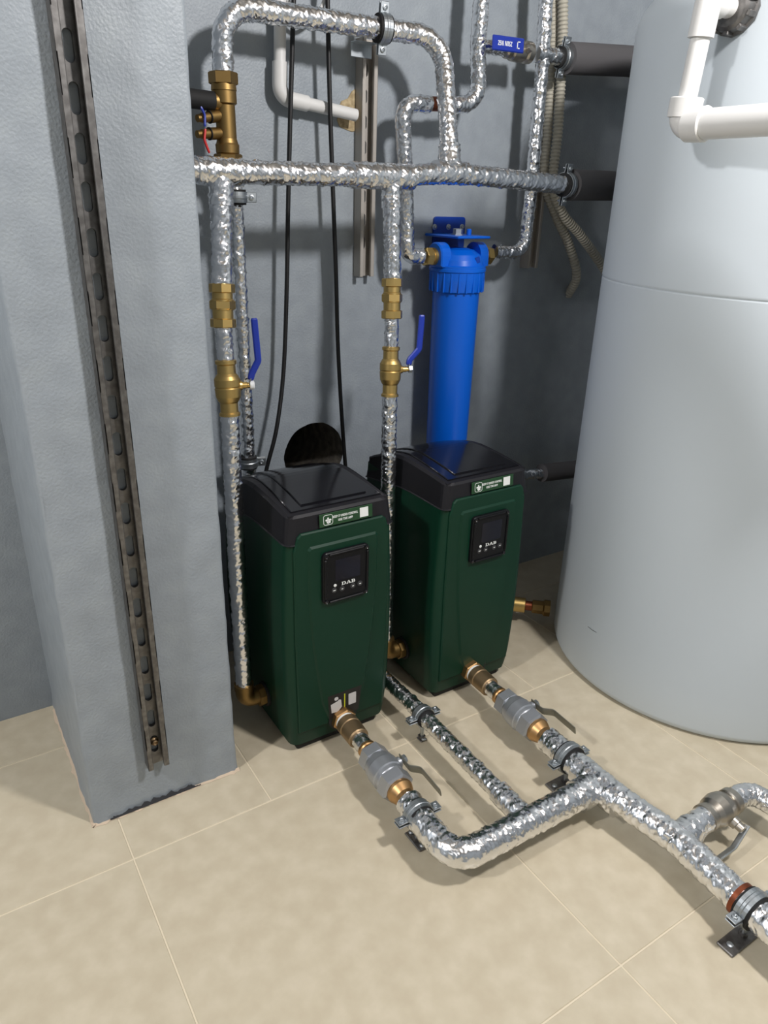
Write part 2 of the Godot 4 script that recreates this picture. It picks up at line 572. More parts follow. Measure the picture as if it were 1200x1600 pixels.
func round_rect(lo: Vector2, hi: Vector2, r: float, per := 6) -> Array:
	# counter-clockwise seen from above (x to the right, z towards the viewer)
	var out := []
	var cs := [[Vector2(hi.x - r, hi.y - r), 0.0], [Vector2(hi.x - r, lo.y + r), PI / 2], [Vector2(lo.x + r, lo.y + r), PI], [Vector2(lo.x + r, hi.y - r), PI * 1.5]]
	for k in 4:
		var start: Vector2
		var c: Vector2 = cs[k][0]
		for s in 5:
			var a: float = -PI / 2 + cs[k][1] + PI / 2 * s / 4.0
			# angle measured from +z turning to +x
			out.push_back(c + Vector2(cos(a + PI / 2 - PI / 2 + 0.0), -sin(a)) * r)
		var nxt: Vector2 = cs[(k + 1) % 4][0]
		var a1: float = -PI / 2 + cs[(k + 1) % 4][1]
		var e: Vector2 = nxt + Vector2(cos(a1), -sin(a1)) * r
		start = out[out.size() - 1]
		for s in range(1, per): out.push_back(start.lerp(e, float(s) / per))
	return out

# ------------------------------------------------------------------ slotted channel
func channel(x: float, y0: float, y1: float, zback: float, depth: float, label: String, first_slot: float, slot := 0.039, pitch := 0.0595, bolt_y := -1.0, metal: Material = null) -> Node3D:
	var t := thing("strut_channel", label, "channel", Vector3(x, y0, zback))
	var w := 0.039
	if metal == null: metal = M.galv
	var th := 0.0022
	var bp := MB.new()
	# back plate with rounded slots
	var ys := []
	var y := first_slot
	while y - slot * 0.5 > y0 + 0.012:
		if y + slot * 0.5 < y1 - 0.01: ys.push_back(y)
		y -= pitch
	ys.reverse()
	var zf := zback + 0.0075
	var top := y0
	var hw := w * 0.5
	var sw := 0.0065
	for k in ys.size():
		var a: float = (y0 if k == 0 else (ys[k] + ys[k - 1]) * 0.5)
		var b: float = (y1 if k == ys.size() - 1 else (ys[k] + ys[k + 1]) * 0.5)
		var hole := []
		var edge := []
		var cy: float = ys[k]
		for j in 32:
			var an := TAU * (j + 0.5) / 32.0
			var up := 1.0 if sin(an) > 0 else -1.0
			var hp := Vector2(cos(an) * sw, cy + up * (slot * 0.5 - sw) + sin(an) * sw)
			hole.push_back(hp)
			edge.push_back(Vector2(clampf(cos(an) * 1.5, -1, 1) * hw, (b if up > 0 else a) if absf(cos(an)) < 0.667 else lerpf(cy, b if up > 0 else a, clampf(absf(sin(an)) / 0.745, 0, 1))))
		for j in 32:
			var i := (j + 1) % 32
			bp.quad(Vector3(x + hole[j].x, hole[j].y, zf), Vector3(x + edge[j].x, edge[j].y, zf), Vector3(x + edge[i].x, edge[i].y, zf), Vector3(x + hole[i].x, hole[i].y, zf))
			bp.quad(Vector3(x + hole[i].x, hole[i].y, zf), Vector3(x + hole[i].x, hole[i].y, zf - 0.0072), Vector3(x + hole[j].x, hole[j].y, zf - 0.0072), Vector3(x + hole[j].x, hole[j].y, zf))
	part("slotted_back", bp, metal, t)
	for s in [-1.0, 1.0]:
		var f := MB.new()
		f.box(Vector3(x + s * (hw - th / 2), (y0 + y1) / 2, zback + depth / 2), Vector3(th, y1 - y0, depth), 0.0006)
		f.box(Vector3(x + s * (hw - 0.0045), (y0 + y1) / 2, zback + depth - th / 2), Vector3(0.009, y1 - y0, th), 0.0006)
		f.box(Vector3(x + s * (hw - 0.0085), (y0 + y1) / 2, zback + depth - 0.004), Vector3(th, y1 - y0, 0.007), 0.0005)
		part("flange", f, metal, t)
	if bolt_y > 0:
		var bb := MB.new()
		bb.lathe(Vector3(x, bolt_y, zf), Vector3.BACK, [[0, 0.0085], [0.002, 0.0085], [0.0025, 0.0075], [0.004, 0.006], [0.008, 0.0055], [0.009, 0.004], [0.006, 0.0025]], 24)
		part("bolt", bb, M.brown_brass, t)
	return t

# ------------------------------------------------------------------ pipe clamp
# ears: direction of the two screw ears; rod: direction of the rod to what carries the clamp
func pipe_clamp(c: Vector3, axis: Vector3, r: float, ears: Vector3, rod: Vector3, rod_len: float, label: String, foot := Vector3.ZERO, width := 0.02, black_edge := 0.004):
	var at := c + rod * (r + rod_len)
	var t := thing("pipe_clamp", label, "pipe clamp", at)
	var a := axis.normalized()
	var e := (ears - a * ears.dot(a)).normalized()
	var up := a.cross(e)
	var rub := MB.new()
	rub.lathe(c - a * (width / 2 + black_edge), a, [[0, r], [0, r + 0.004], [width + black_edge * 2, r + 0.004], [width + black_edge * 2, r]], 32)
	part("rubber_lining", rub, M.rubber, t, "black rubber lining")
	for s in [-1.0, 1.0]:
		var b := MB.new()
		var loops := []
		for k in 17:
			var an := lerpf(0.16, PI - 0.16, k / 16.0)
			var dir: Vector3 = e * cos(an) + up * (sin(an) * s)
			var l := PackedVector3Array()
			for q in [[-1.0, 0.0], [-1.0, 1.0], [-0.35, 1.0], [-0.2, 1.45], [0.2, 1.45], [0.35, 1.0], [1.0, 1.0], [1.0, 0.0]]:
				l.push_back(c + a * (q[0] * width / 2) + dir * (r + 0.004 + q[1] * 0.0022))
			if s > 0: l.reverse()
			loops.push_back(l)
		loops.reverse()
		b.loft(loops, false)
		for g in [-1.0, 1.0]:
			b.box(c + e * (g * (r + 0.0135)) + up * (s * 0.0035), Vector3(0.021, 0.0024, width * 0.95), 0.0008, Basis(e, up, e.cross(up)))
		part("band", b, M.zinc, t)
	for g in [-1.0, 1.0]:
		var sc := MB.new()
		var o: Vector3 = c + e * (g * (r + 0.014))
		var dd := up if up.dot(rod) <= 0.0 else -up
		sc.lathe(o - dd * 0.014, dd, [[0, 0.0025], [0.0185, 0.0025], [0.0185, 0.0055], [0.0215, 0.005], [0.022, 0.003], [0.0205, 0.0015]], 16)
		part("screw", sc, M.zinc, t)
	if rod_len > 0:
		var rd := MB.new()
		rd.lathe(c + rod * (r + 0.005), rod, [[0, 0.0075], [0.009, 0.0075], [0.009, 0.0042], [rod_len - 0.005, 0.0042]], 16)
		part("rod", rd, M.zinc, t)
	if foot != Vector3.ZERO:
		var f := MB.new()
		f.box(at - rod * 0.003, foot, 0.0015)
		f.lathe(at - rod * 0.006, -rod, [[0, 0.008], [0.006, 0.008]], 6)
		part("foot_plate", f, M.galv, t)
		for g in [-1.0, 1.0]:
			var k := MB.new()
			var off := Vector3(g * foot.x * 0.36, 0, 0) if foot.x > foot.z else Vector3(0, 0, g * foot.z * 0.36)
			k.lathe(at - rod * 0.006 + off, -rod, [[0, 0.0055], [0.0015, 0.0055], [0.003, 0.003]], 12)
			part("foot_screw", k, M.zinc, t)
	return t

# ------------------------------------------------------------------ the pump
func lid_y(z: float) -> float:   # z local, front +0.17, back -0.165
	var u := (0.17 - z) / 0.335
	return 0.558 + 0.012 * sin(clampf(u / 0.55, 0, 1) * PI / 2) - 0.052 * pow(clampf((u - 0.5) / 0.5, 0, 1), 1.7)
func lid_patch(x0: float, x1: float, z0: float, z1: float, off: float, thick: float, taper := 0.0) -> MB:
	var b := MB.new()
	var nz := 16
	var loops := []
	for i in nz + 1:
		var z := lerpf(z0, z1, float(i) / nz)
		var y := lid_y(z) + off
		var k := taper * (1.0 - float(i) / nz)
		var l := PackedVector3Array()
		for p in [[x0 + k, y - thick], [x1 - k, y - thick], [x1 - k, y - 0.0015], [x1 - k - 0.0015, y], [x0 + k + 0.0015, y], [x0 + k, y - 0.0015]]:
			l.push_back(Vector3(p[0], p[1], z))
		loops.push_back(l)
	b.loft(loops, false)
	return b
func pump_loop(y: float, hw: float, zf: float, zb: float, r: float) -> PackedVector3Array:
	var l := PackedVector3Array()
	for c in round_rect(Vector2(-hw, zb), Vector2(hw, zf), r, 6): l.push_back(Vector3(c.x, y, c.y))
	return l
func local_part(called: String, b: MB, mat: Material, parent: Node3D, label := "") -> MeshInstance3D:
	var o := part(called, b, mat, parent, label)
	o.position = Vector3.ZERO
	return o
func words(text: String, size: float, at: Vector3, mat: Material, parent: Node3D, bold := false, wide := 1.0, face := "Droid Sans") -> MeshInstance3D:
	var tm := TextMesh.new()
	var f := SystemFont.new()
	f.font_names = PackedStringArray([face])
	f.font_weight = 700 if bold else 400
	tm.font = f
	tm.text = text
	tm.font_size = 64
	tm.pixel_size = size / 64.0
	tm.depth = 0.0004
	var o := MeshInstance3D.new()
	o.name = "lettering"
	o.mesh = tm
	o.material_override = mat
	o.position = at
	o.scale = Vector3(wide, 1, 1)
	parent.add_child(o, true)
	return o
func make_pump(label: String) -> Node3D:
	var t := thing("booster_pump", label, "pump")
	var b := MB.new()
	var loops := []
	for k in 25:
		var y := lerpf(0.022, 0.512, k / 24.0)
		var u := y / 0.512
		var hw := 0.1165 + 0.011 * sin(PI * clampf(u * 0.9 + 0.05, 0, 1)) - 0.004 * pow(1.0 - u, 6.0)
		var zf := 0.1695 - 0.012 * pow(clampf((0.09 - y) / 0.09, 0, 1), 2.0)
		loops.push_back(pump_loop(y, hw, zf, -0.158, 0.02))
	b.loft(loops, true)
	var body := local_part("body", b, M.green, t, "dark green plastic body")
	var foot := MB.new()
	foot.box(Vector3(0, 0.012, 0), Vector3(0.2, 0.024, 0.305), 0.003)
	local_part("base", foot, M.foot_black, t, "black base")
	# lid
	var lb := MB.new()
	loops = []
	for q in [[0.0, 0.1235], [0.03, 0.121], [0.92, 0.1145], [1.0, 0.1095]]:
		var l := PackedVector3Array()
		for c in round_rect(Vector2(-q[1], -0.16 + (0.1235 - q[1]) * 0.5), Vector2(q[1], 0.1725 - (0.1235 - q[1]) * 0.8), 0.018, 8):
			var yb := 0.502 - 0.03 * clampf((0.02 - c.y) / 0.19, 0, 1)
			l.push_back(Vector3(c.x, lerpf(yb, lid_y(c.y), q[0]), c.y))
		loops.push_back(l)
	lb.loft(loops, false, true, false)
	lb.v.append_array(lid_patch(-0.1093, 0.1093, -0.1525, 0.1605, 0.0, 0.01).v)
	lb.n.append_array(lid_patch(-0.1093, 0.1093, -0.1525, 0.1605, 0.0, 0.01).n)
	var lid := local_part("lid", lb, M.black_lid, t, "black lid")
	local_part("lid_frame", lid_patch(-0.1, 0.1, -0.14, 0.15, 0.0032, 0.006, 0.014), M.black_gloss, lid)
	local_part("lid_panel", lid_patch(-0.073, 0.073, -0.125, 0.136, 0.0062, 0.005, 0.012), M.black_gloss, lid, "glossy black centre panel")
	# front cover plate and its narrowing centre panel
	var zf0 := 0.168
	var fp := MB.new()
	fp.prism(PackedVector2Array([Vector2(-0.104, 0.06), Vector2(0.104, 0.06), Vector2(0.108, 0.3), Vector2(0.107, 0.49), Vector2(0.099, 0.517), Vector2(0.091, 0.524), Vector2(-0.091, 0.524), Vector2(-0.099, 0.517), Vector2(-0.107, 0.49), Vector2(-0.108, 0.3)]), Vector3(0, 0, zf0), Basis(), 0.0062, 0.0025)
	var cover := local_part("front_cover", fp, M.green, t)
	var cp := MB.new()
	var out := PackedVector2Array([Vector2(-0.028, 0.052), Vector2(0.028, 0.052), Vector2(0.045, 0.1)])
	for k in 9:
		var u := k / 8.0
		out.push_back(Vector2(lerpf(0.052, 0.08, sin(u * PI / 2)), lerpf(0.12, 0.42, u)))
	out.push_back(Vector2(0.08, 0.488)); out.push_back(Vector2(0.074, 0.495)); out.push_back(Vector2(-0.074, 0.495)); out.push_back(Vector2(-0.08, 0.488))
	for k in 9:
		var u := 1.0 - k / 8.0
		out.push_back(Vector2(-lerpf(0.052, 0.08, sin(u * PI / 2)), lerpf(0.12, 0.42, u)))
	out.push_back(Vector2(-0.045, 0.1))
	cp.prism(out, Vector3(0, 0, zf0 + 0.004), Basis(), 0.0062, 0.005)
	local_part("centre_panel", cp, M.green, cover)
	# control panel
	var cz := zf0 + 0.009
	var pc := Vector2(0.001, 0.421)
	var pb := MB.new()
	pb.prism(rr2(pc, 0.104, 0.113, 0.009), Vector3(0, 0, cz), Basis(), 0.009, 0.002)
	var panel := local_part("control_panel", pb, M.black_panel, t, "black control panel with small screen")
	for e in [[0.0, 0.052, 0.078, 0.005], [0.0, -0.052, 0.078, 0.005]]:
		var rb := MB.new()
		rb.box(Vector3(pc.x + e[0], pc.y + e[1], cz + 0.0105), Vector3(e[2], e[3], 0.004), 0.0015)
		local_part("rim", rb, M.black_panel, panel)
	for sx in [-1.0, 1.0]:
		var rb := MB.new()
		rb.box(Vector3(pc.x + sx * 0.0475, pc.y, cz + 0.0105), Vector3(0.005, 0.086, 0.004), 0.0015)
		local_part("rim", rb, M.black_panel, panel)
		for sy in [-1.0, 1.0]:
			var sb := MB.new()
			sb.lathe(Vector3(pc.x + sx * 0.0455, pc.y + sy * 0.05, cz + 0.008), Vector3.BACK, [[0, 0.0042], [0.003, 0.0042], [0.0038, 0.003], [0.0028, 0.002]], 12)
			local_part("screw", sb, M.black_gloss, panel)
	var fz := cz + 0.009
	var sb2 := MB.new()
	sb2.prism(rr2(pc + Vector2(0.003, 0.014), 0.057, 0.047, 0.002), Vector3(0, 0, fz - 0.0005), Basis(), 0.0012, 0.0004)
	local_part("screen", sb2, M.screen, panel, "dark blank screen")
	words("DAB", 0.0098, Vector3(pc.x + 0.004, pc.y - 0.0175, fz + 0.0003), M.print_white, panel, true, 1.5, "Droid Serif")
	var led := MB.new()
	led.lathe(Vector3(pc.x - 0.026, pc.y - 0.0175, fz), Vector3.BACK, [[0, 0.0032], [0.001, 0.0032], [0.0018, 0.001]], 16)
	local_part("indicator", led, M.print_white, panel, "small white round indicator")
	for e in [[-0.028, -0.028], [-0.01, -0.029], [0.0145, -0.029], [0.031, -0.028]]:
		var kb := MB.new()
		kb.lathe(Vector3(pc.x + e[0], pc.y + e[1], fz), Vector3.BACK, [[0, 0.0058], [0.0008, 0.0056], [0.001, 0.005]], 20)
		var key := local_part("button", kb, M.button, panel)
		var mk := MB.new()
		mk.box(Vector3(pc.x + e[0], pc.y + e[1], fz + 0.0012), Vector3(0.0055 if e[0] < -0.02 else 0.0038, 0.0015, 0.0005), 0.0)
		local_part("button_mark", mk, M.print_white, key)
	# sticker
	var sz := 0.1712
	var stc := MB.new()
	stc.box(Vector3(0.008, 0.541, sz), Vector3(0.118, 0.0265, 0.0012), 0.0004)
	var sticker := local_part("sticker", stc, M.sticker_green, t, "dark green sticker with white print")
	sticker.rotation.x = -0.085
	sticker.position = Vector3(0, 0.541 - 0.541 * cos(0.085) - sz * sin(0.085) , sz + 0.541 * sin(0.085) - sz * cos(0.085))
	var ic := MB.new()
	var icx := -0.0325
	var ring_out := rr2(Vector2(icx, 0.541), 0.0195, 0.0195, 0.004)
	for i in ring_out.size():
		var p := ring_out[i]
		var q := ring_out[(i + 1) % ring_out.size()]
		var m := (p + q) * 0.5
		ic.box(Vector3(m.x, m.y, sz + 0.0008), Vector3(p.distance_to(q) + 0.0006, 0.0009, 0.0004), 0.0, Basis(Vector3.BACK, (q - p).angle()))
	ic.prism(rr2(Vector2(icx, 0.5395), 0.0032, 0.0125, 0.0012), Vector3(0, 0, sz + 0.0006), Basis(), 0.0005)
	ic.prism(rr2(Vector2(icx + 0.0005, 0.5405), 0.0125, 0.0036, 0.0014), Vector3(0, 0, sz + 0.0006), Basis(), 0.0005)
	ic.prism(rr2(Vector2(icx + 0.001, 0.5362), 0.0085, 0.004, 0.0018), Vector3(0, 0, sz + 0.0006), Basis(), 0.0005)
	local_part("icon", ic, M.print_white, sticker)
	words("KEEP IT UNDER CONTROL", 0.0042, Vector3(0.0055, 0.5445, sz + 0.0008), M.print_white, sticker, true, 0.72)
	words("USE THE APP", 0.0052, Vector3(0.0055, 0.5365, sz + 0.0008), M.print_white, sticker, true, 0.85)
	var qr := MB.new()
	qr.box(Vector3(0.0475, 0.541, sz + 0.0007), Vector3(0.019, 0.0195, 0.0004), 0.0)
	local_part("white_square", qr, M.print_white, sticker)
	# round side port collars
	for s in [-1.0, 1.0]:
		var pc2 := MB.new()
		pc2.lathe(Vector3(s * 0.112, 0.089, 0.0445), Vector3(s, 0, 0), [[0, 0.028], [0.0145, 0.028], [0.0165, 0.026]], 28)
		local_part("port_collar", pc2, M.foot_black, t, "black collar round a side port")
	var pf := MB.new()
	pf.lathe(Vector3(0, 0.066, 0.16), Vector3.BACK, [[0, 0.034], [0.016, 0.034], [0.018, 0.031]], 28)
	local_part("port_collar", pf, M.foot_black, t, "black collar round the front port")
	return t
func rr2(c: Vector2, w: float, h: float, r: float) -> PackedVector2Array:
	var out := PackedVector2Array()
	for k in 4:
		var o := c + Vector2((w / 2 - r) * (1 if k == 0 or k == 3 else -1), (h / 2 - r) * (1 if k < 2 else -1))
		for s in 5: out.push_back(o + Vector2.from_angle(PI / 2 * k + PI / 2 * s / 4.0) * r)
	return out

# ------------------------------------------------------------------ fittings
# brass check valve between two points: hexagon ends and waist
func check_valve(a: Vector3, b: Vector3, r: float, label: String, group := ""):
	var t := thing("check_valve", label, "valve", a, group)
	var ax := (b - a).normalized()
	var L := a.distance_to(b)
	for e in [[0.0, 0.21], [0.79, 1.0]]:
		var n := MB.new()
		n.lathe(a, ax, [[L * e[0], r * 1.0], [L * e[0] + 0.0015, r * 1.12], [L * e[1] - 0.0015, r * 1.12], [L * e[1], r * 1.0]], 8, 0.39)
		part("end_nut", n, M.brass, t)
	var m := MB.new()
	m.lathe(a, ax, [[L * 0.2, r * 0.9], [L * 0.4, r * 0.9], [L * 0.4, r * 0.95], [L * 0.42, r * 0.97], [L * 0.64, r * 0.97], [L * 0.66, r * 0.9], [L * 0.8, r * 0.9]], 28)
	part("body", m, M.brass, t)
	var h := MB.new()
	h.lathe(a, ax, [[L * 0.41, r * 0.99], [L * 0.44, r * 1.12], [L * 0.6, r * 1.12], [L * 0.63, r * 0.99]], 6, 0.2)
	part("waist_hexagon", h, M.brass, t)
# brass ball valve with press ends, stem to one side and a blue dipped lever standing up
func lever_valve(a: Vector3, b: Vector3, r: float, stem: Vector3, label: String, white_nut: bool, lever: Array):
	var t := thing("ball_valve", label, "valve", a)
	var ax := (b - a).normalized()
	var L := a.distance_to(b)
	var m := MB.new()
	m.lathe(a, ax, [[0, r * 0.8], [0.001, r * 0.98], [L * 0.05, r * 0.98], [L * 0.08, r * 0.83], [L * 0.24, r * 0.83], [L * 0.27, r * 0.95], [L * 0.35, r * 1.15], [L * 0.5, r * 1.2], [L * 0.52, r * 1.13], [L * 0.54, r * 1.2], [L * 0.66, r * 1.2], [L * 0.72, r * 1.02], [L * 0.76, r * 0.86], [L * 0.91, r * 0.84], [L * 0.93, r * 0.98], [L * 0.985, r * 0.98], [L, r * 0.8]], 32)
	part("body", m, M.brass, t)
	var c := a.lerp(b, 0.54)
	var s := MB.new()
	s.lathe(c + stem * r, stem, [[0, r * 0.5], [0.007, r * 0.42], [0.008, 0.0062], [0.016, 0.0062], [0.017, 0.005], [0.022, 0.005]], 18)
	part("stem", s, M.brass, t)
	var n := MB.new()
	n.lathe(c + stem * (r + 0.0215), stem, [[0, 0.0085], [0.007, 0.0085], [0.0085, 0.0065]], 6 if not white_nut else 18)
	part("stem_nut", n, M.white_cap if white_nut else M.zinc, t, "white stem nut" if white_nut else "")
	# lever: bare steel root, then the blue sleeve
	var side := ax.cross(stem).normalized()
	var p0: Vector3 = c + stem * (r + 0.02)
	var pts := [p0]
	for q in lever: pts.push_back(p0 + stem * q[0] + Vector3.UP * q[1])
	var root := MB.new()
	strap(root, [pts[0], pts[0].lerp(pts[1], 0.6)], side, 0.011, 0.0025)
	var lv := part("lever", root, M.zinc, t)
	var sl := MB.new()
	var path := [pts[0].lerp(pts[1], 0.45)]
	for k in range(1, pts.size()): path.push_back(pts[k])
	strap(sl, path, side, 0.0085, 0.0125)
	part("lever_sleeve", sl, M.lever_blue, lv, "blue plastic sleeve")
# flat bar along a path, its width along side
func strap(mb: MB, pts: Array, side: Vector3, w: float, th: float):
	var path := rounded(pts, 0.012, 0.003) if pts.size() > 2 else pts
	var loops := []
	for i in path.size():
		var tg: Vector3 = (path[mini(i + 1, path.size() - 1)] - path[maxi(i - 1, 0)]).normalized()
		var up := side.cross(tg).normalized()
		var l := PackedVector3Array()
		var k := 1.0
		if th > 0.004 and (i == 0 or i == path.size() - 1): k = 0.72
		for j in 12:
			var a := TAU * j / 12.0
			var ca := cos(a)
			var sa := sin(a)
			var q := pow(pow(absf(ca), 4.0) + pow(absf(sa), 4.0), -0.25)
			l.push_back(path[i] + side * (ca * q * w * 0.5 * k) + up * (sa * q * th * 0.5 * k))
		loops.push_back(l)
	mb.loft(loops, false)
# the suction set in front of a pump: union, foil stub, grey ball valve with steel lever
func suction_set(a: Vector3, b: Vector3, tag: String):
	var ax := (b - a).normalized()
	var L := a.distance_to(b)     # axis from the pump's front to the far brass adapter
	var at := func(z: float): return a + ax * ((z - a.z) / ax.z)
	var u := thing("brass_union", "brass union screwed into the front port of the pump " + tag, "pipe fitting", a)
	var n := MB.new()
	n.lathe(a - ax * 0.01, ax, [[0, 0.026], [0.012, 0.026], [0.0135, 0.0275], [0.027, 0.0275], [0.029, 0.025]], 6, 0.3)
	part("union_nut", n, M.bronze, u)
	var r1 := MB.new()
	r1.lathe(a + ax * 0.019, ax, [[0, 0.0215], [0.006, 0.0215]], 28)
	part("seal_tape", r1, M.print_white, u, "white thread tape")
	var r2 := MB.new()
	r2.lathe(a + ax * 0.025, ax, [[0, 0.022], [0.002, 0.0245], [0.018, 0.0245], [0.02, 0.0225], [0.023, 0.0225], [0.025, 0.0245], [0.055, 0.0235], [0.058, 0.0215]], 32)
	part("coupling", r2, M.brown_brass, u, "brown brass coupling")
	var zf: float = a.z + 0.083 * ax.z
	var f := MB.new()
	foil(f, [at.call(zf - 0.004), at.call(zf + 0.034)], 0.0185, 0.03, 0.7)
	part("foil_sleeve", f, M.foil, u, "short foil wrapped pipe stub")
	# valve
	var v0: Vector3 = at.call(zf + 0.03)
	var t := thing("ball_valve", "grey ball valve with bare steel lever before the pump " + tag, "valve", v0)
	var VL := v0.distance_to(b)
	var ad := MB.new()
	ad.lathe(v0, ax, [[0, 0.0165], [0.002, 0.02], [0.008, 0.02], [0.011, 0.0185], [0.02, 0.022]], 28)
	part("adapter", ad, M.bronze, t, "bronze adapter")
	var g := MB.new()
	var s := VL / 0.165
	g.lathe(v0, ax, [[0.019 * s, 0.027], [0.021 * s, 0.0315], [0.043 * s, 0.0315], [0.045 * s, 0.027]], 6, 0.25)
	part("end_hexagon", g, M.cast_grey, t)
	var g2 := MB.new()
	g2.lathe(v0, ax, [[0.043 * s, 0.027], [0.05 * s, 0.031], [0.062 * s, 0.033], [0.064 * s, 0.034], [0.086 * s, 0.034], [0.088 * s, 0.0315], [0.096 * s, 0.031], [0.1 * s, 0.029]], 32)
	part("body", g2, M.cast_grey, t)
	var g3 := MB.new()
	g3.lathe(v0, ax, [[0.095 * s, 0.03], [0.1 * s, 0.0355], [0.122 * s, 0.0345], [0.125 * s, 0.029]], 6, 0.25)
	part("end_hexagon", g3, M.cast_grey, t)
	var g4 := MB.new()
	g4.lathe(v0, ax, [[0.124 * s, 0.026], [0.128 * s, 0.027], [0.132 * s, 0.0265], [0.146 * s, 0.0205], [0.156 * s, 0.0205], [0.158 * s, 0.022], [0.165 * s, 0.022], [0.166 * s, 0.018]], 28)
	part("adapter", g4, M.bronze, t, "bronze adapter")
	var c := v0 + ax * (0.072 * s)
	var stem := Vector3(0.97, 0.24, 0).normalized()
	stem = (stem - ax * stem.dot(ax)).normalized()
	var st := MB.new()
	st.lathe(c + stem * 0.03, stem, [[0, 0.012], [0.008, 0.0105], [0.008, 0.006], [0.018, 0.006]], 18)
	part("stem", st, M.cast_grey, t)
	var nn := MB.new()
	nn.lathe(c + stem * 0.043, stem, [[0, 0.009], [0.007, 0.009], [0.0085, 0.007]], 6)
	part("stem_nut", nn, M.zinc, t)
	var lv := MB.new()
	var side := ax.cross(stem).normalized()
	var p0 := c + stem * 0.043
	strap(lv, [p0 - ax * 0.01, p0 + ax * 0.026, p0 + ax * 0.045 + stem * 0.016, p0 + ax * 0.112 + stem * 0.016], side, 0.02, 0.003)
	part("lever", lv, M.lever_steel, t, "bare steel lever")

# ------------------------------------------------------------------ assembly
func _ready():
	cam_basis = Basis.from_euler(CAM_ROT)
	var cam := Camera3D.new()
	cam.name = "camera"
	cam.fov = rad_to_deg(2.0 * atan(800.0 / FOCAL))
	cam.keep_aspect = Camera3D.KEEP_HEIGHT
	cam.near = 0.02
	cam.far = 50.0
	add_child(cam)
	cam.transform = Transform3D(cam_basis, CAM_POS)
	cam.current = true
	var env := Environment.new()
	env.background_mode = Environment.BG_COLOR
	env.background_color = Color(0, 0, 0)
	env.tonemap_mode = Environment.TONE_MAPPER_LINEAR
	env.tonemap_exposure = 1.0
	env.sdfgi_enabled = true
	env.ssao_enabled = true
	env.ssil_enabled = true
	var we := WorldEnvironment.new()
	we.name = "environment"
	we.environment = env
	add_child(we)
	crease.noise_type = FastNoiseLite.TYPE_CELLULAR
	crease.cellular_return_type = FastNoiseLite.RETURN_DISTANCE2_SUB
	crease.seed = 4; crease.frequency = 105.0; crease.fractal_type = FastNoiseLite.FRACTAL_NONE
	lump.seed = 9; lump.frequency = 75.0; lump.fractal_octaves = 3
	wrap.seed = 15; wrap.frequency = 40.0
	make_materials()
	globe_lamp(Vector3(0.87, 2.02, 1.12), 2.8, "white globe lamp hanging over the floor pipes")
	globe_lamp(Vector3(-1.5, 2.2, 0.45), 2.9, "white globe lamp hanging left of the grey column")
	room()
	big_things()
	wall_pipes()
	floor_pipes()
	wall_details()

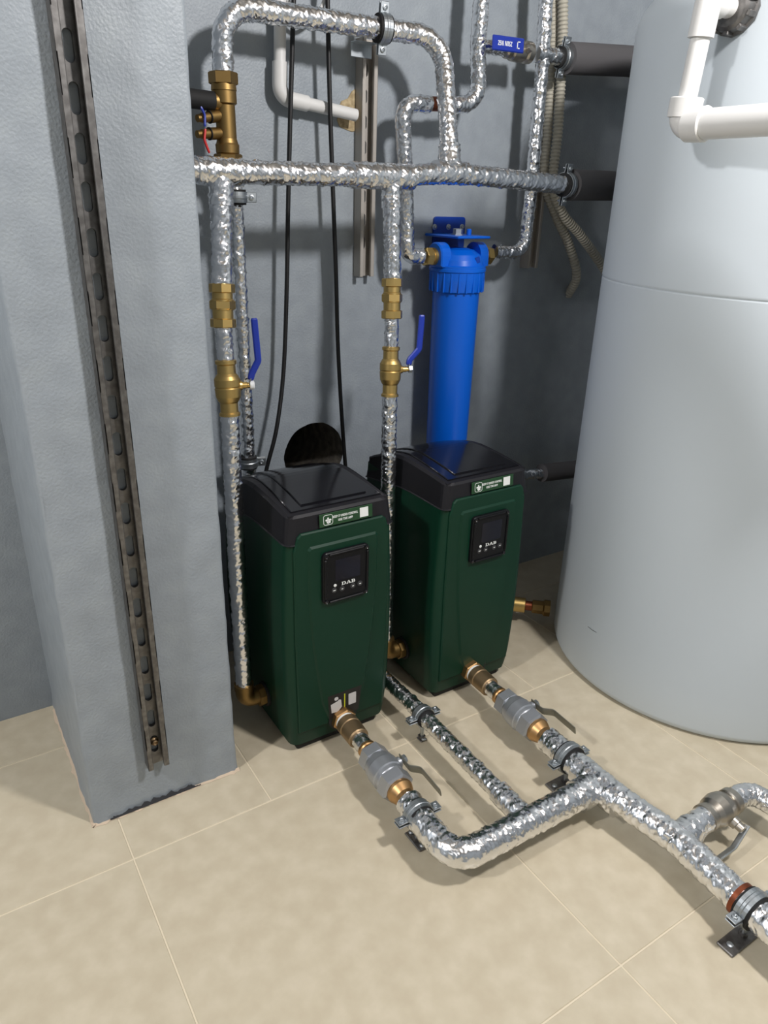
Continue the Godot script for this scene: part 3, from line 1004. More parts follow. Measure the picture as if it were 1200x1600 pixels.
func big_things():
	# water tank
	var tc := Vector3(1.495, 0, 0.1)
	var t := thing("water_tank", "large white plastic cylindrical water tank standing on the tiles", "tank", tc)
	var b := MB.new()
	var prof := [[0.0, 0.372], [0.003, 0.381], [0.01, 0.388], [0.022, 0.392]]
	for k in range(1, 16): prof.push_back([0.022 + k * 0.062, 0.392])
	prof.append_array([[0.953, 0.392], [0.9545, 0.3908], [0.9565, 0.3908], [0.958, 0.3926], [0.962, 0.3922]])
	for k in range(1, 9): prof.push_back([0.962 + k * 0.0585, 0.392])
	for k in range(1, 13):
		var a := k / 12.0 * PI / 2
		prof.push_back([1.43 + 0.07 * sin(a), 0.322 + 0.07 * cos(a)])
	prof.append_array([[1.535, 0.18], [1.555, 0.17], [1.585, 0.17], [1.59, 0.16], [1.59, 0.0]])
	b.lathe(tc, Vector3.UP, prof, 96, 0.0, true)
	part("shell", b, M.tank, t)
	var mk := MB.new()
	for q in [[919, 979, 925, 984], [925, 984, 932, 988]]:
		var p := tank_at(q[0], q[1])
		var r := tank_at(q[2], q[3])
		var nn := (Vector3(p.x, 0, p.z) - tc).normalized()
		mk.quad(p + nn * 0.0006 - Vector3(0, 0.0008, 0), r + nn * 0.0006 - Vector3(0, 0.0008, 0), r + nn * 0.0006 + Vector3(0, 0.0006, 0), p + nn * 0.0006 + Vector3(0, 0.0006, 0))
	part("scratch", mk, M.tank_mark, t, "short dark scratch")
	# outlet nut on the tank and white pipe
	var s := Vector3(1.104, 1.411, 0.13)
	var nd := (Vector3(s.x, 0, s.z) - Vector3(tc.x, 0, tc.z)).normalized()
	var nt := thing("bulkhead_nut", "dark grey ribbed nut on the tank side at the white pipe", "pipe fitting", s)
	var nb := MB.new()
	nb.lathe(s - nd * 0.004, nd, [[0, 0.04], [0.008, 0.04], [0.01, 0.036], [0.024, 0.034], [0.028, 0.028]], 12)
	part("nut", nb, M.galv, nt)
	for k in 10:
		var a := TAU * k / 10.0
		var rb := MB.new()
		var e1 := Vector3.UP
		var e2 := nd.cross(e1)
		var d := e1 * cos(a) + e2 * sin(a)
		rb.box(s + nd * 0.012 + d * 0.036, Vector3(0.006, 0.009, 0.02), 0.001, Basis(d, nd.cross(d), nd))
		part("rib", rb, M.galv, nt)
	var px := s.x - 0.085
	var top := s + nd * 0.085
	var low := onx(1084, 195, top.x)
	low.z = top.z - 0.012
	var wt := thing("white_pipe", "white plastic pipe with elbows in front of the tank, below the ribbed nut", "pipe", s)
	var st := MB.new()
	st.lathe(s + nd * 0.02, nd, [[0, 0.016], [0.068, 0.016]], 28)
	part("stub", st, M.pvc, wt)
	var tee := MB.new()
	tube(tee, [top - (low - top).normalized() * 0.05, top, top + (low - top).normalized() * 0.05], 0.0205, 28)
	tube(tee, [top, top - nd * 0.036], 0.0205, 28)
	part("tee", tee, M.pvc, wt)
	var vp := MB.new()
	tube(vp, [top.lerp(low, 0.15), top.lerp(low, 0.9)], 0.0155, 28)
	part("vertical_pipe", vp, M.pvc, wt)
	var hd := (onx(1200, 202, low.x) - onx(1105, 203, low.x)).normalized()
	hd = Vector3(0.02, 0.0, 1).normalized()
	var el := MB.new()
	tube(el, rounded([low + (top - low).normalized() * 0.04, low, low + hd * 0.045], 0.026, 0.003), 0.0235, 32)
	part("lower_elbow", el, M.pvc, wt)
	var sk := MB.new()
	sk.lathe(low + (top - low).normalized() * 0.012, (top - low).normalized(), [[0, 0.0265], [0.028, 0.0275], [0.03, 0.0255], [0.03, 0.016]], 32)
	part("socket", sk, M.pvc, wt)
	var sk2 := MB.new()
	sk2.lathe(low + hd * 0.014, hd, [[0, 0.0265], [0.032, 0.0275], [0.034, 0.0255]], 32)
	part("socket", sk2, M.pvc, wt)
	var hp := MB.new()
	tube(hp, [low + hd * 0.04, low + hd * 0.6], 0.0235, 32)
	part("horizontal_pipe", hp, M.pvc, wt)
	# pumps
	var p1 := make_pump("dark green booster pump beside the grey column, pictogram label above its front port")
	p1.position = Vector3(0.478, 0, -0.2555)
	var p2 := p1.duplicate()
	p2.name = numbered("booster_pump")
	add_child(p2)
	p2.position = Vector3(0.843, 0, -0.2505)
	p2.set_meta("label", "dark green booster pump in front of the blue filter, next to the tank")
	for p in [p1, p2]: p.set_meta("group", "green booster pumps")
	var lbm := MB.new()
	lbm.prism(PackedVector2Array([Vector2(-0.034, 0.072), Vector2(0.038, 0.072), Vector2(0.045, 0.134), Vector2(-0.038, 0.134)]), Vector3(0, 0, 0.1775), Basis(), 0.0008)
	var lb := local_part("pictogram_label", lbm, M.label_black, p1, "black label with pale pictograms")
	var w1 := MB.new()
	w1.prism(PackedVector2Array([Vector2(-0.029, 0.088), Vector2(-0.014, 0.086), Vector2(-0.004, 0.096), Vector2(-0.006, 0.115), Vector2(-0.011, 0.117), Vector2(-0.014, 0.114), Vector2(-0.031, 0.11)]), Vector3(0, 0, 0.1783), Basis(), 0.0004)
	w1.prism(rr2(Vector2(-0.0175, 0.1215), 0.0095, 0.0085, 0.004), Vector3(0, 0, 0.1783), Basis(), 0.0004)
	local_part("pictogram", w1, M.label_white, lb)
	var w2 := MB.new()
	w2.prism(rr2(Vector2(0.022, 0.108), 0.0185, 0.029, 0.0015), Vector3(0, 0, 0.1783), Basis(), 0.0004)
	local_part("pictogram", w2, M.label_white, lb)
	var w3 := MB.new()
	w3.box(Vector3(0.003, 0.109, 0.1785), Vector3(0.0024, 0.036, 0.0005), 0.0)
	local_part("yellow_line", w3, M.label_yellow, lb)
func tank_at(u: float, w: float) -> Vector3:
	var d := ray(u, w)
	var o := CAM_POS - Vector3(1.495, 0, 0.1)
	var a := d.x * d.x + d.z * d.z
	var bb := o.x * d.x + o.z * d.z
	var cc := o.x * o.x + o.z * o.z - 0.392 * 0.392
	return CAM_POS + d * ((-bb - sqrt(maxf(0, bb * bb - a * cc))) / a)

func foil_thing(label: String, runs: Array, bend := 0.04, called := "foil_pipe") -> Node3D:
	# runs: [part name, points, radius]
	var t := thing(called, label, "pipe", runs[0][1][0])
	for r in runs:
		var b := MB.new()
		foil(b, r[1], r[2], r[3] if r.size() > 3 else bend)
		part(r[0], b, M.foil, t)
	return t

func wall_pipes():
	var Z := -0.435
	# ---- header with its tees
	var hl := onz(345, 268, -0.31)
	var h2 := onz(612, 276, -0.315)
	var hr := onz(884, 289, -0.325)
	var h0 := Vector3(0.2475, hl.y, -0.31)
	var drop := onz(703, 270, -0.32)
	foil_thing("foil wrapped horizontal header pipe in front of the grey wall, two risers hanging from it", [
		["pipe", [h0, hl, h2, drop, hr], 0.0205, 0.02],
		["tee_wrap", [hl + Vector3(-0.045, 0, 0), hl + Vector3(0.04, 0, 0)], 0.0235],
		["tee_wrap", [h2 + Vector3(-0.095, 0, 0), h2 + Vector3(0.05, 0, 0)], 0.0245],
		["tee_wrap", [drop + Vector3(-0.04, 0, 0), drop + Vector3(0.04, 0, 0)], 0.0235]])
	# ---- risers of the two pumps
	var b1 := Vector3(0.306, 0.096, -0.211)
	riser(hl, b1, [443, 512, 562, 650], [[268, 345], [480, 347], [600, 355], [670, 361], [900, 371]], 0.0195, "beside the grey column", true, 0.478)
	var b2 := Vector3(0.668, 0.096, -0.206)
	riser(h2, b2, [435, 498, 541, 620], [[276, 612], [470, 613], [580, 610], [700, 607], [800, 606]], 0.0185, "between the two pumps", false, 0.843)
	# ---- loop over the top with backflow preventer
	var lt := onz(347, 8, Z)
	var lr := onz(692, 58, -0.40)
	var lm := onz(598, 45, -0.42)
	var bt := onz(348, 112, Z)
	foil_thing("foil wrapped loop pipe rising from the old brass valve and arching over to the header", [
		["pipe", [bt + Vector3(0, -0.01, 0), lt, lm, lr, drop + Vector3(0, 0.012, 0)], 0.0195, 0.062],
		["joint_wrap", [drop + Vector3(0, 0.012, 0), (drop + Vector3(0, 0.012, 0)).lerp(lr, 0.16)], 0.023]])
	pipe_clamp(lm, (lr - lt), 0.0215, Vector3(0, 1, 0.1), Vector3(0, 0, -1), 0.03, "steel pipe clamp with black lining on the foil loop above the channel")
	# bracket carrying it on the channel
	var br := thing("channel_bracket", "short zinc bracket between the wall channel and the upper pipe clamp", "bracket", lm + Vector3(-0.02, -0.03, -0.02))
	var bb := MB.new()
	bb.box(lm + Vector3(-0.022, -0.034, -0.046), Vector3(0.05, 0.026, 0.0025), 0.0008)
	bb.box(lm + Vector3(-0.022, -0.022, -0.036), Vector3(0.05, 0.0025, 0.022), 0.0008)
	part("angle", bb, M.zinc, br)
	# backflow preventer in old brass
	var c0 := onz(357, 254, Z)
	var vt := thing("backflow_preventer", "dull brass backflow preventer with two small test cocks, black hose on its side", "valve", c0)
	var ax := (bt - c0).normalized()
	var L := c0.distance_to(bt)
	var vb := MB.new()
	vb.lathe(c0, ax, [[L * 0.08, 0.0185], [L * 0.11, 0.022], [L * 0.2, 0.0225], [L * 0.22, 0.0205], [L * 0.27, 0.0185], [L * 0.64, 0.0185], [L * 0.66, 0.0225], [L * 0.79, 0.0225], [L * 0.8, 0.0235], [L * 0.88, 0.0225], [L * 0.92, 0.019]], 32)
	part("body", vb, M.old_brass, vt)
	for e in [[0.0, 0.1], [0.86, 1.0]]:
		var nb := MB.new()
		nb.lathe(c0, ax, [[L * e[0], 0.024], [L * e[0] + 0.002, 0.027], [L * e[1] - 0.002, 0.027], [L * e[1], 0.024]], 6, 0.15)
		part("union_nut", nb, M.old_brass, vt)
	for e in [[180, -0.17, M.lever_blue, "blue"], [208, -0.1, M.lever_red, "red"]]:
		var o := onz(351, e[0], Z)
		var d := Vector3(-0.96, e[1], 0.25).normalized()
		var cb := MB.new()
		cb.lathe(o, d, [[0, 0.0105], [0.034, 0.0105], [0.035, 0.0085], [0.052, 0.0085], [0.053, 0.007], [0.062, 0.0065]], 20)
		var ck := part("test_cock", cb, M.old_brass, vt)
		var rb := MB.new()
		rb.lathe(o + d * 0.034, d, [[0, 0.0112], [0.002, 0.0112]], 20)
		part("seal_ring", rb, M.rubber, ck)
		var hb := MB.new()
		strap(hb, [o + d * 0.052 + Vector3(-0.005, 0.017, 0.012), o + d * 0.05 + Vector3(0, 0.004, 0.012), o + d * 0.055 + Vector3(0.003, -0.014, 0.012)] if e[3] == "blue" else [o + d * 0.048 + Vector3(0, 0.008, 0.012), o + d * 0.052 + Vector3(0, -0.01, 0.012), o + d * 0.046 + Vector3(0.003, -0.032, 0.012)], Vector3(0, 0, 1), 0.005, 0.0042)
		part("handle", hb, e[2], ck, "%s wire handle" % e[3])
	var o2 := onz(350, 160, Z)
	var nb2 := MB.new()
	nb2.lathe(o2, Vector3(-1, 0, 0.05), [[0, 0.016], [0.022, 0.0155], [0.024, 0.012], [0.03, 0.012]], 24)
	part("side_outlet", nb2, M.old_brass, vt)
	var hs := MB.new()
	tube(hs, [o2 + Vector3(-0.021, 0, 0.001), o2 + Vector3(-0.1, 0.002, 0.004), o2 + Vector3(-0.17, 0.0, 0.002)], 0.0165, 24)
	single("black_hose", hs, M.rubber, "short black hose between the brass backflow preventer and the column", "hose")
	# ---- thin rear riser, joins the floor run behind the pump
	var ZR := -0.447
	var rr_top := onz(360, 256, ZR)
	var rr0 := onz(368, 300, ZR)
	var rr_low := onz(390, 738, ZR)
	foil_thing("thin foil wrapped riser close to the wall behind the column-side riser", [
		["pipe", [rr_top, rr0, rr_low, Vector3(rr_low.x, 0.065, ZR), Vector3(0.63, 0.065, ZR), Vector3(0.63, 0.065, -0.36)], 0.0145, 0.035]])
	var cl := onz(369, 308, ZR)
	pipe_clamp(cl, Vector3.UP, 0.0155, Vector3(1, 0, 0.2), Vector3(0, 0, -1), 0.07, "small dark pipe clamp on the thin rear riser just under the header")
	var cl2 := onz(388, 722, ZR)
	pipe_clamp(cl2, Vector3.UP, 0.0155, Vector3(1, 0, 0.3), Vector3(0, 0, -1), 0.07, "pipe clamp on the thin rear riser just above the pump lid")
	# ---- filter line
	var f_in := onz(664, 400, Z)
	var f_c := f_in.y
	foil_thing("foil wrapped pipe snaking down past the header to the blue filter's inlet", [
		["pipe", [onz(757, -60, Z) + Vector3(0, 0.5, 0), onz(757, -60, Z), onz(747, 70, Z), onz(748, 162, Z), onz(700, 164, Z)], 0.0175, 0.05],
		["bend_wrap", [onz(671, 163, Z), onz(628, 160, Z), onz(633, 260, Z), onz(636, 400, Z), onz(659, 400, Z)], 0.0175, 0.045]])
	var cu := MB.new()
	tube(cu, [onz(702, 163, Z), onz(668, 162, Z)], 0.0145, 24)
	single("copper_pipe", cu, M.copper, "bare copper gap between two foil wraps behind the loop's down pipe", "pipe")
	foil_thing("foil wrapped pipe rising from the blue filter's outlet in front of the wall channel", [
		["pipe", [onz(772, 393, Z), onz(818, 394, Z), onz(829, 310, Z), onz(849, 82, Z), onz(856, -60, Z), onz(856, -60, Z) + Vector3(0, 0.5, 0)], 0.016, 0.035]])
	# ---- blue filter
	filter(onz(716, 400, Z), Z)
	# ---- branch valve with blue lever at the top
	var va := onz(752, 72, Z)
	var vb2 := onz(850, 86, Z)
	var ve := onz(879, 90, Z)
	foil_thing("short foil wrapped branch pipe at the blue flat lever, running to the upper grey insulation", [
		["pipe", [va, va.lerp(vb2, 0.62)], 0.014], ["tee_wrap", [va.lerp(vb2, 0.86), ve], 0.0175]])
	var bv := thing("ball_valve", "nickel ball valve with a blue flat lever facing the room, near the corrugated conduits", "valve", va.lerp(vb2, 0.6))
	var bx := (vb2 - va).normalized()
	var vm := MB.new()
	vm.lathe(va.lerp(vb2, 0.36), bx, [[0, 0.015], [0.004, 0.0175], [0.016, 0.0175], [0.02, 0.0205], [0.034, 0.022], [0.05, 0.022], [0.055, 0.0195], [0.06, 0.0225], [0.074, 0.0225], [0.077, 0.0195]], 24)
	part("body", vm, M.nickel, bv)
	var sm := MB.new()
	var sc := va.lerp(vb2, 0.36) + bx * 0.05
	sm.lathe(sc, Vector3(0, 0.1, 1), [[0.015, 0.009], [0.028, 0.008], [0.034, 0.0055]], 16)
	part("stem", sm, M.nickel, bv)
	var lvb := MB.new()
	var lc := onz(794, 69, Z + 0.04)
	var ldir := (onz(822, 73, Z + 0.04) - onz(768, 66, Z + 0.04)).normalized()
	lvb.box(lc, Vector3(0.09, 0.0285, 0.005), 0.002, Basis(ldir, Vector3(0, 0, 1).cross(ldir), Vector3(0, 0, 1)))
	var lv := part("lever", lvb, M.lever_blue, bv, "flat blue lever with white print")
	var wd := words("25N N0SZ", 0.0125, Vector3.ZERO, M.print_white, lv, true, 0.72)
	wd.transform = Transform3D(Basis(ldir, Vector3(0, 0, 1).cross(ldir), Vector3(0, 0, 1)).scaled_local(Vector3(0.72, 1, 1)), lc + Vector3(0, 0, 0.0026) - ldir * 0.011)
	var mkb := MB.new()
	var up := Vector3(0, 0, 1).cross(ldir)
	var lb := Basis(ldir, up, Vector3(0, 0, 1))
	for q in [[0.0245, 0.0, 0.002, 0.014], [0.028, 0.006, 0.009, 0.002], [0.0275, -0.006, 0.007, 0.002]]:
		mkb.box(lc + ldir * q[0] + up * q[1] + Vector3(0, 0, 0.0028), Vector3(q[2], q[3], 0.0004), 0.0, lb)
	part("bracket_mark", mkb, M.print_white, lv)
	# ---- grey foam insulation
	var it := thing("foam_insulated_pipe", "grey foam insulated pipe leaving the upper clamp towards the tank", "pipe", ve)
	var ib := MB.new()
	tube(ib, [ve + Vector3(0.012, 0, 0), onz(985, 96, Z), Vector3(2.49, onz(985, 96, Z).y, Z)], 0.034, 28)
	part("foam", ib, M.foam, it)
	pipe_clamp(ve + Vector3(0.002, 0, 0), Vector3(1, 0, 0), 0.0185, Vector3(0, 1, 0.2), Vector3(0, 0, -1), 0.06, "pipe clamp at the end of the upper grey foam insulation")
	var i2 := thing("foam_insulated_pipe", "grey foam insulated pipe continuing the header behind the tank", "pipe", hr)
	ib = MB.new()
	var h3 := onz(960, 291, -0.37)
	tube(ib, curved([hr + (h3 - hr).normalized() * 0.014, h3, Vector3(1.62, h3.y, -0.43), Vector3(2.49, h3.y, -0.43)], 0.01), 0.0345, 28)
	part("foam", ib, M.foam, i2)
	pipe_clamp(hr, (h3 - hr), 0.0215, Vector3(0, 1, 0.1), Vector3(0, 0, -1), 0.19, "pipe clamp at the right end of the foil header")
	var s0 := onz(790, 744, Z)
	foil_thing("foil wrapped pipe low on the wall coming out behind the filter-side pump", [["pipe", [s0 + Vector3(-0.12, 0, 0), s0, onz(850, 739, Z)], 0.0155]])
	var i3 := thing("foam_insulated_pipe", "lowest grey foam insulated pipe, beside the pump lid", "pipe", onz(846, 739, Z))
	ib = MB.new()
	tube(ib, [onz(846, 739, Z), onz(900, 733, Z), Vector3(2.49, onz(900, 733, Z).y, Z)], 0.027, 28)
	part("foam", ib, M.foam, i3)
	# ---- conduits
	for e in [[[864, -60], [863, 60], [856, 200], [851, 280], [868, 335], [888, 380], [901, 430], [904, 464]], [[880, -60], [879, 60], [872, 200], [864, 290], [880, 335], [905, 365], [932, 402], [960, 450]]]:
		var pts := [onz(e[0][0], e[0][1], -0.49) + Vector3(0, 0.45, 0)]
		for q in e: pts.push_back(onz(q[0], q[1], -0.492 if e[0][0] == 864 else -0.466))
		pts[pts.size() - 1].z = -0.535 if e[0][0] == 864 else -0.46
		var cb := MB.new()
		tube(cb, curved(pts, 0.0013), 0.0118, 14, 0.0013, 0.0085)
		single("corrugated_conduit", cb, M.conduit, "cream corrugated conduit whose lower end enters the wall" if e[0][0] == 864 else "cream corrugated conduit curving away behind the tank", "conduit", "cream conduits")

func riser(top: Vector3, low: Vector3, rows: Array, course: Array, r: float, where: String, white_nut: bool, pump_x: float):
	# course: where the riser shows, [row, column] pairs; its distance goes evenly from the header's to the port's
	var at_row := func(v: float) -> Vector3:
		var u: float = course[course.size() - 1][1]
		for k in course.size() - 1:
			if v >= course[k][0] and v <= course[k + 1][0]: u = lerpf(course[k][1], course[k + 1][1], (v - course[k][0]) / (course[k + 1][0] - course[k][0]))
		return onz(u, v, lerpf(top.z, low.z, clampf((v - course[0][0]) / (1080.0 - course[0][0]), 0, 1)))
	var q := []
	for v in rows: q.push_back(at_row.call(v))
	var mid: Vector3 = at_row.call(course[course.size() - 1][0])
	foil_thing("foil wrapped vertical riser pipe " + where, [
		["tee_wrap", [top, top.lerp(q[0], 0.3)], r * 1.12],
		["upper_pipe", [top.lerp(q[0], 0.25), q[0].lerp(top, -0.03)], r],
		["middle_pipe", [q[1].lerp(q[2], -0.1), q[1].lerp(q[2], 1.1)], r * 0.82],
		["lower_pipe", [q[3].lerp(mid, -0.02), mid, low + Vector3(0, 0.03, 0)], r * 0.9]])
	check_valve(q[1], q[0], r * 1.08, "brass check valve with octagon nuts on the riser " + where)
	lever_valve(q[3], q[2], r * 1.05, Vector3(0.96, 0, 0.28).normalized(), "brass ball valve with blue upright lever on the riser " + where, white_nut, [[0.006, 0.022], [0.019, 0.046], [0.0145, 0.125]] if white_nut else [[0.003, 0.02], [0.024, 0.043], [0.027, 0.115]])
	var t := thing("brass_elbow", "old brass elbow joining the riser %s to the pump's side port" % where, "pipe fitting", low)
	var b := MB.new()
	var side := Vector3(pump_x - 0.119, low.y - 0.007, low.z)
	tube(b, rounded([low + Vector3(0, 0.036, 0), low + Vector3(0, -0.004, 0), side], 0.022, 0.003), 0.019, 24)
	part("elbow", b, M.old_brass, t)
	var n := MB.new()
	n.lathe(side + Vector3(-0.024, 0, 0), Vector3.RIGHT, [[0, 0.022], [0.002, 0.0245], [0.03, 0.0245], [0.032, 0.022]], 8, 0.39)
	part("union_nut", n, M.old_brass, t)
	var n2 := MB.new()
	n2.lathe(low + Vector3(0, 0.024, 0), Vector3.UP, [[0, 0.021], [0.014, 0.021]], 24)
	part("collar", n2, M.old_brass, t)

func filter(c: Vector3, Z: float):
	# c: centre of the head at the ports
	var t := thing("water_filter", "tall blue plastic water filter housing bolted to the wall behind the pump", "filter", Vector3(c.x, 0.49, Z))
	var rim_y := onz(716, 416, Z).y
	var nut_low := onz(716, 455, Z).y
	var bt := 0.492
	var b := MB.new()
	b.lathe(Vector3(c.x, bt, Z), Vector3.UP, [[0, 0.03], [0.003, 0.043], [0.008, 0.05], [0.014, 0.0535], [nut_low - bt + 0.01, 0.0575]], 40, 0.0, true)
	part("bowl", b, M.blue, t)
	var n := MB.new()
	var h := rim_y - nut_low
	n.lathe(Vector3(c.x, nut_low, Z), Vector3.UP, [[0, 0.0585], [0.003, 0.063], [h * 0.5, 0.066], [h * 0.82, 0.0665], [h * 0.84, 0.069], [h * 0.95, 0.069], [h, 0.0665]], 48)
	var nut := part("ring_nut", n, M.blue, t)
	for k in 22:
		var a := TAU * k / 22.0
		var d := Vector3(sin(a), 0, cos(a))
		var rb := MB.new()
		rb.box(Vector3(c.x, nut_low + h * 0.42, Z) + d * 0.0655, Vector3(0.004, h * 0.78, 0.004), 0.001, Basis(d.cross(Vector3.UP) * -1.0, Vector3.UP, d))
		part("rib", rb, M.blue, nut)
	var hd := MB.new()
	var hh := c.y - rim_y
	hd.lathe(Vector3(c.x, rim_y - 0.001, Z), Vector3.UP, [[0, 0.068], [0.004, 0.068], [0.006, 0.062], [hh * 0.75, 0.059], [hh * 1.25, 0.052], [hh * 1.7, 0.036], [hh * 1.85, 0.02]], 40)
	part("head", hd, M.blue, t)
	for s in [-1.0, 1.0]:
		var w := MB.new()
		var poly := PackedVector2Array([Vector2(-0.031, rim_y + 0.002), Vector2(0.031, rim_y + 0.002)])
		for k in 11:
			var a := PI * k / 10.0
			poly.push_back(Vector2(cos(a) * 0.031, c.y + 0.002 + sin(a) * 0.03))
		w.prism(poly, Vector3(c.x + s * 0.045, 0, Z), Basis(Vector3(0, 0, -s), Vector3.UP, Vector3(s, 0, 0)), 0.027, 0.003)
		part("port_boss", w, M.blue, t)
	var mk := MB.new()
	mk.box(Vector3(c.x + 0.014, c.y - 0.005, Z + 0.0575), Vector3(0.012, 0.014, 0.004), 0.001, Basis(Vector3.BACK, 0.3))
	part("raised_mark", mk, M.blue_dark, t)
	# bracket: plate on the wall and shelf over the head
	var top := c.y + 0.044
	var pl := MB.new()
	var pc := onz(700, 366, WALL)
	pl.prism(rr2(Vector2(pc.x, pc.y), 0.098, 0.082, 0.008), Vector3(0, 0, WALL), Basis(), 0.006, 0.001)
	part("wall_bracket", pl, M.blue_dark, t, "dark blue wall plate")
	var sh := MB.new()
	sh.box(Vector3(c.x + 0.013, top, (WALL + Z + 0.04) / 2 + 0.002), Vector3(0.098, 0.006, Z + 0.04 - WALL), 0.002)
	part("bracket_shelf", sh, M.blue, t)
	for dx in [679.0, 700.5, 721.5]:
		var sb := MB.new()
		sb.lathe(onz(dx, 354.5, WALL + 0.006), Vector3.BACK, [[0, 0.0068], [0.0015, 0.0068], [0.002, 0.0045], [0.0055, 0.0042], [0.006, 0.003], [0.004, 0.002]], 16)
		part("screw", sb, M.zinc, t)
	var bl := MB.new()
	bl.lathe(Vector3(c.x + 0.004, top + 0.003, Z - 0.012), Vector3.UP, [[0, 0.017], [0.002, 0.017], [0.002, 0.0125], [0.013, 0.0125], [0.0145, 0.01]], 6)
	part("bolt", bl, M.zinc, t)
	var kn := MB.new()
	kn.lathe(Vector3(c.x + 0.032, top + 0.003, Z - 0.005), Vector3.UP, [[0, 0.006], [0.012, 0.006], [0.014, 0.004]], 14)
	part("vent_knob", kn, M.blue, t)
	# brass nipples
	for s in [-1.0, 1.0]:
		var nt := thing("brass_nipple", "brass threaded nipple on the blue filter's %s" % ("inlet" if s < 0 else "outlet"), "pipe fitting", Vector3(c.x + s * 0.07, c.y, Z))
		var nb := MB.new()
		nb.lathe(Vector3(c.x + s * 0.066, c.y, Z), Vector3(s, 0, 0), [[0, 0.0195], [0.013, 0.0195], [0.0135, 0.0175], [0.018, 0.0175]], 28)
		part("collar", nb, M.brass, nt)
		var hx := MB.new()
		hx.lathe(Vector3(c.x + s * 0.082, c.y, Z), Vector3(s, 0, 0), [[0, 0.019], [0.0015, 0.0215], [0.017, 0.0215], [0.019, 0.018]], 6, 0.2)
		part("hexagon", hx, M.brass, nt)

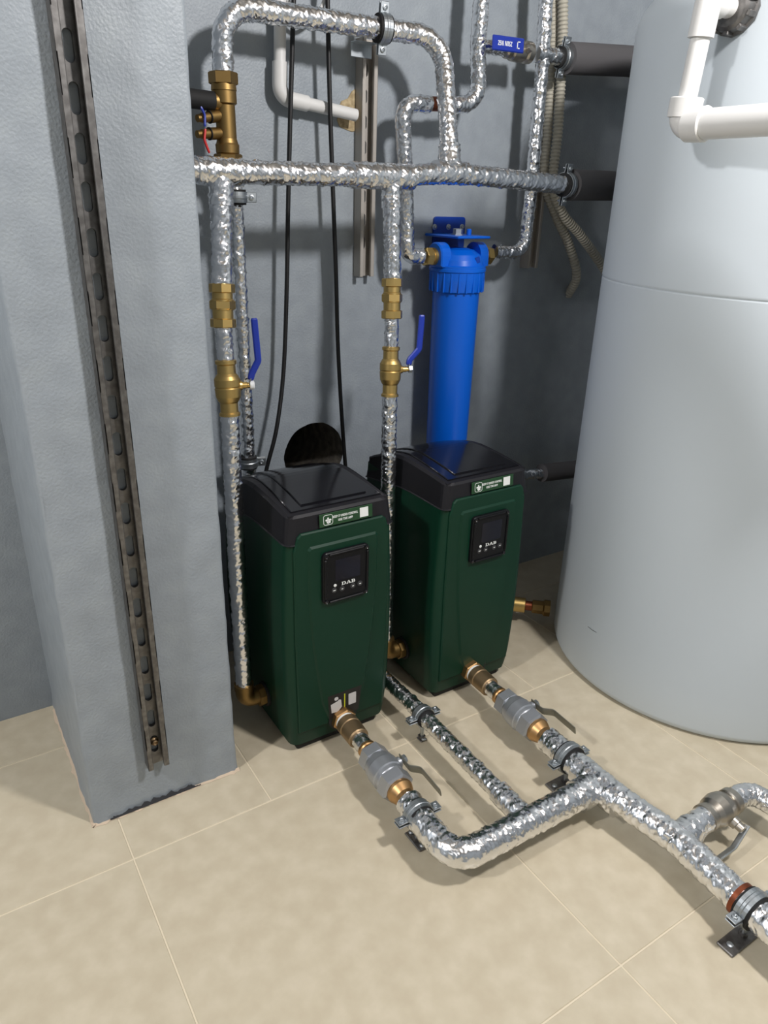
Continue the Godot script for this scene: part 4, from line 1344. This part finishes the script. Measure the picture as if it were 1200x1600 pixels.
func floor_pipes():
	var Y := 0.066
	# suction sets
	suction_set(Vector3(0.4755, Y, -0.082), Vector3(0.4625, Y, 0.204), "beside the column")
	suction_set(Vector3(0.829, Y, -0.077), Vector3(0.814, Y, 0.211), "next to the tank")
	var el := Vector3(0.4575, Y, 0.3475)
	var tee := Vector3(0.806, Y, 0.3525)
	foil_thing("foil wrapped floor pipe with an elbow, fed by the column-side pump line", [
		["pipe", [Vector3(0.462, Y, 0.198), Vector3(0.4585, Y, 0.26), el, tee], 0.0265, 0.07]])
	foil_thing("long foil wrapped floor pipe running forward from the tank-side pump line", [
		["pipe", [Vector3(0.814, Y, 0.205), tee, Vector3(0.826, Y, 0.52), Vector3(0.812, Y, 0.66), Vector3(0.79, Y, 1.0)], 0.027, 0.05],
		["tee_wrap", [tee + Vector3(0, 0, -0.05), tee + Vector3(0, 0, 0.055)], 0.0315],
		["tee_wrap", [tee + Vector3(-0.06, 0, 0), tee], 0.03]])
	foil_thing("thin foil wrapped floor pipe running back between the two pumps", [
		["pipe", [Vector3(0.625, Y, 0.335), Vector3(0.63, Y, 0.03), Vector3(0.634, Y, -0.05)], 0.0175],
		["joint_wrap", [Vector3(0.6255, Y, 0.265), Vector3(0.6245, Y, 0.35)], 0.0225],
		["tape_wrap", [Vector3(0.633, Y, -0.03), Vector3(0.63, Y, -0.365)], 0.0165]])
	pipe_clamp(Vector3(0.4605, Y, 0.232), Vector3(-0.03, 0, 1), 0.0225, Vector3.RIGHT, Vector3.DOWN, Y - 0.0225, "pipe clamp on a foot, carrying the floor pipe's elbow end", Vector3(0.022, 0.004, 0.05), 0.02)
	pipe_clamp(Vector3(0.812, Y, 0.268), Vector3(-0.03, 0, 1), 0.0265, Vector3.RIGHT, Vector3.DOWN, Y - 0.0265, "pipe clamp on a foot behind the tee of the long floor pipe", Vector3(0.085, 0.004, 0.032))
	pipe_clamp(Vector3(0.631, Y, 0.008), Vector3(0, 0, 1), 0.0175, Vector3.RIGHT, Vector3.DOWN, Y - 0.0175, "pipe clamp on a stud under the thin pipe between the pumps", Vector3(0.018, 0.003, 0.018))
	pipe_clamp(Vector3(0.812, Y, 0.672), Vector3(-0.08, 0, 1), 0.0275, Vector3.RIGHT, Vector3.DOWN, Y - 0.0275, "pipe clamp on a dark foot plate beside the narrow copper strip", Vector3(0.1, 0.005, 0.03))
	var cr := MB.new()
	tube(cr, [Vector3(0.8135, Y, 0.648), Vector3(0.813, Y, 0.656)], 0.0292, 28)
	single("copper_sleeve", cr, M.copper, "narrow bare copper strip beside the clamp on the long floor pipe", "pipe")
	# branch to the right with nickel valve
	foil_thing("short foil wrapped stub branching off the long floor pipe to the nickel valve", [
		["pipe", [Vector3(0.826, Y, 0.52), Vector3(0.918, Y, 0.514)], 0.0235],
		["tee_wrap", [Vector3(0.835, Y, 0.52), Vector3(0.872, Y, 0.517)], 0.027]])
	var v := thing("ball_valve", "nickel ball valve with low lever on the floor branch near the tank", "valve", Vector3(0.91, Y, 0.514))
	var vb := MB.new()
	vb.lathe(Vector3(0.91, Y, 0.514), Vector3.RIGHT, [[0, 0.021], [0.002, 0.0255], [0.012, 0.0255], [0.014, 0.0225], [0.019, 0.0235], [0.028, 0.029], [0.046, 0.0315], [0.06, 0.029], [0.068, 0.0235], [0.073, 0.0225], [0.075, 0.0255], [0.088, 0.0255], [0.09, 0.02]], 32)
	part("body", vb, M.nickel, v)
	var st := MB.new()
	var sd := Vector3(0.1, -0.25, 1).normalized()
	st.lathe(Vector3(0.958, Y, 0.514) + sd * 0.026, sd, [[0, 0.0125], [0.012, 0.0115], [0.013, 0.0085], [0.024, 0.0085], [0.026, 0.006]], 18)
	part("stem", st, M.nickel, v)
	var lv := MB.new()
	var p0 := Vector3(0.958, Y, 0.514) + sd * 0.05
	strap(lv, [p0 + Vector3(0.012, 0.004, 0), p0 + Vector3(-0.004, -0.008, 0.002), p0 + Vector3(-0.03, -0.022, 0.006), p0 + Vector3(-0.125, -0.024, 0.006)], Vector3(0, 0.35, 1).normalized(), 0.012, 0.003)
	part("lever", lv, M.zinc, v)
	foil_thing("foil wrapped elbow leaving the nickel valve and bending along the tank", [
		["pipe", [Vector3(0.99, Y, 0.516), Vector3(1.05, Y, 0.515), Vector3(1.075, Y, 0.75), Vector3(1.09, Y, 1.1)], 0.0215, 0.035]])
	# brass coupling behind the second pump
	var a := ony(806, 944, 0.06)
	var b := ony(862, 951, 0.06)
	var ax := (b - a).normalized()
	var t := thing("brass_coupling", "brass and copper coupling low on the floor between pump and tank", "pipe fitting", a)
	var q := MB.new()
	q.lathe(a - ax * 0.06, ax, [[0, 0.014], [0.05, 0.014], [0.052, 0.021], [0.085, 0.021], [0.087, 0.016]], 24)
	part("collar", q, M.brass, t)
	q = MB.new()
	q.lathe(a + ax * 0.02, ax, [[0, 0.0135], [0.06, 0.0135]], 24)
	part("copper_tube", q, M.copper, t)
	q = MB.new()
	var L := a.distance_to(b)
	q.lathe(a + ax * (L * 0.45), ax, [[0, 0.017], [0.002, 0.0195], [0.03, 0.0195], [0.034, 0.024], [L * 0.5, 0.024]], 8)
	part("nut", q, M.old_brass, t)

func wall_details():
	# slotted channels
	channel(0.083, 0.1, CEIL - 0.02, -0.1145, 0.025, "long dark galvanised slotted channel on the front of the grey column", 1.2765, 0.0385, 0.0595, 0.153)
	var c1 := onz(569, 250, WALL + 0.01)
	channel(c1.x, onz(569, 431, WALL + 0.01).y, onz(569, 62, WALL).y, WALL + 0.0005, 0.03, "short slotted channel on the wall under the foil loop's bracket", onz(569, 110, WALL).y, 0.028, 0.05, -1.0, M.galv_light)
	var c2 := onz(822, 418, WALL + 0.01)
	channel(c2.x + 0.004, c2.y, 2.1, WALL + 0.0005, 0.03, "slotted channel on the wall behind the filter's outlet pipe", c2.y + 0.6, 0.028, 0.05, -1.0, M.galv_light)
	# cables
	for e in [[[460, -60], [457, 60], [453, 200], [450, 330], [448, 450], [443, 580], [432, 670], [416, 735], [407, 790]], [[511, -60], [513, 60], [516, 180], [521, 320], [525, 430], [528, 540], [534, 650], [541, 745], [545, 800]]]:
		var left: bool = e[0][0] == 460
		var pts := [onz(e[0][0], e[0][1], -0.48) + Vector3(0, 0.5, 0)]
		for k in e.size(): pts.push_back(onz(e[k][0], e[k][1], -0.48 if k < 6 else -0.465))
		var b := MB.new()
		tube(b, curved(pts, 0.01), 0.0048, 12)
		single("power_cable", b, M.cable, "black power cable hanging to the pump lid, nearer the column" if left else "black power cable hanging past the round wall hole", "cable", "black power cables")
	# white cable looped behind the foil pipe
	var wl := [onz(512, -70, -0.494), onz(508, -8, -0.494), onz(502, 12, -0.494), onz(488, 30, -0.494), onz(472, 36, -0.494), onz(459, 24, -0.494), onz(452, 6, -0.494), onz(448, -14, -0.494), onz(447, -70, -0.494)]
	var wb := MB.new()
	tube(wb, curved(wl, 0.006), 0.0042, 12)
	single("white_cable", wb, M.pvc, "thin white cable looped behind the foil loop pipe between the black cables", "cable")
	# white drain pipe ending in the wall
	var z := -0.502
	var t := thing("drain_pipe", "white plastic pipe with elbow on the wall, ending at the bare plaster patch", "pipe", onz(438, 145, z))
	var p0 := onz(438, -60, z)
	var p1 := onz(438, 146, z)
	p1 = onz(437, 152, z)
	var p2 := onz(556, 180, z)
	var b2 := MB.new()
	tube(b2, [p0 + Vector3(0, 0.5, 0), p0, p1 + (p0 - p1).normalized() * 0.03], 0.0122, 24)
	part("vertical_pipe", b2, M.pvc, t)
	b2 = MB.new()
	tube(b2, rounded([p1 + (p0 - p1).normalized() * 0.062, p1, p1 + (p2 - p1).normalized() * 0.062], 0.024, 0.003), 0.0152, 28)
	part("elbow", b2, M.pvc, t)
	b2 = MB.new()
	tube(b2, [p1 + (p2 - p1).normalized() * 0.03, p2], 0.0122, 24)
	part("horizontal_pipe", b2, M.pvc, t)
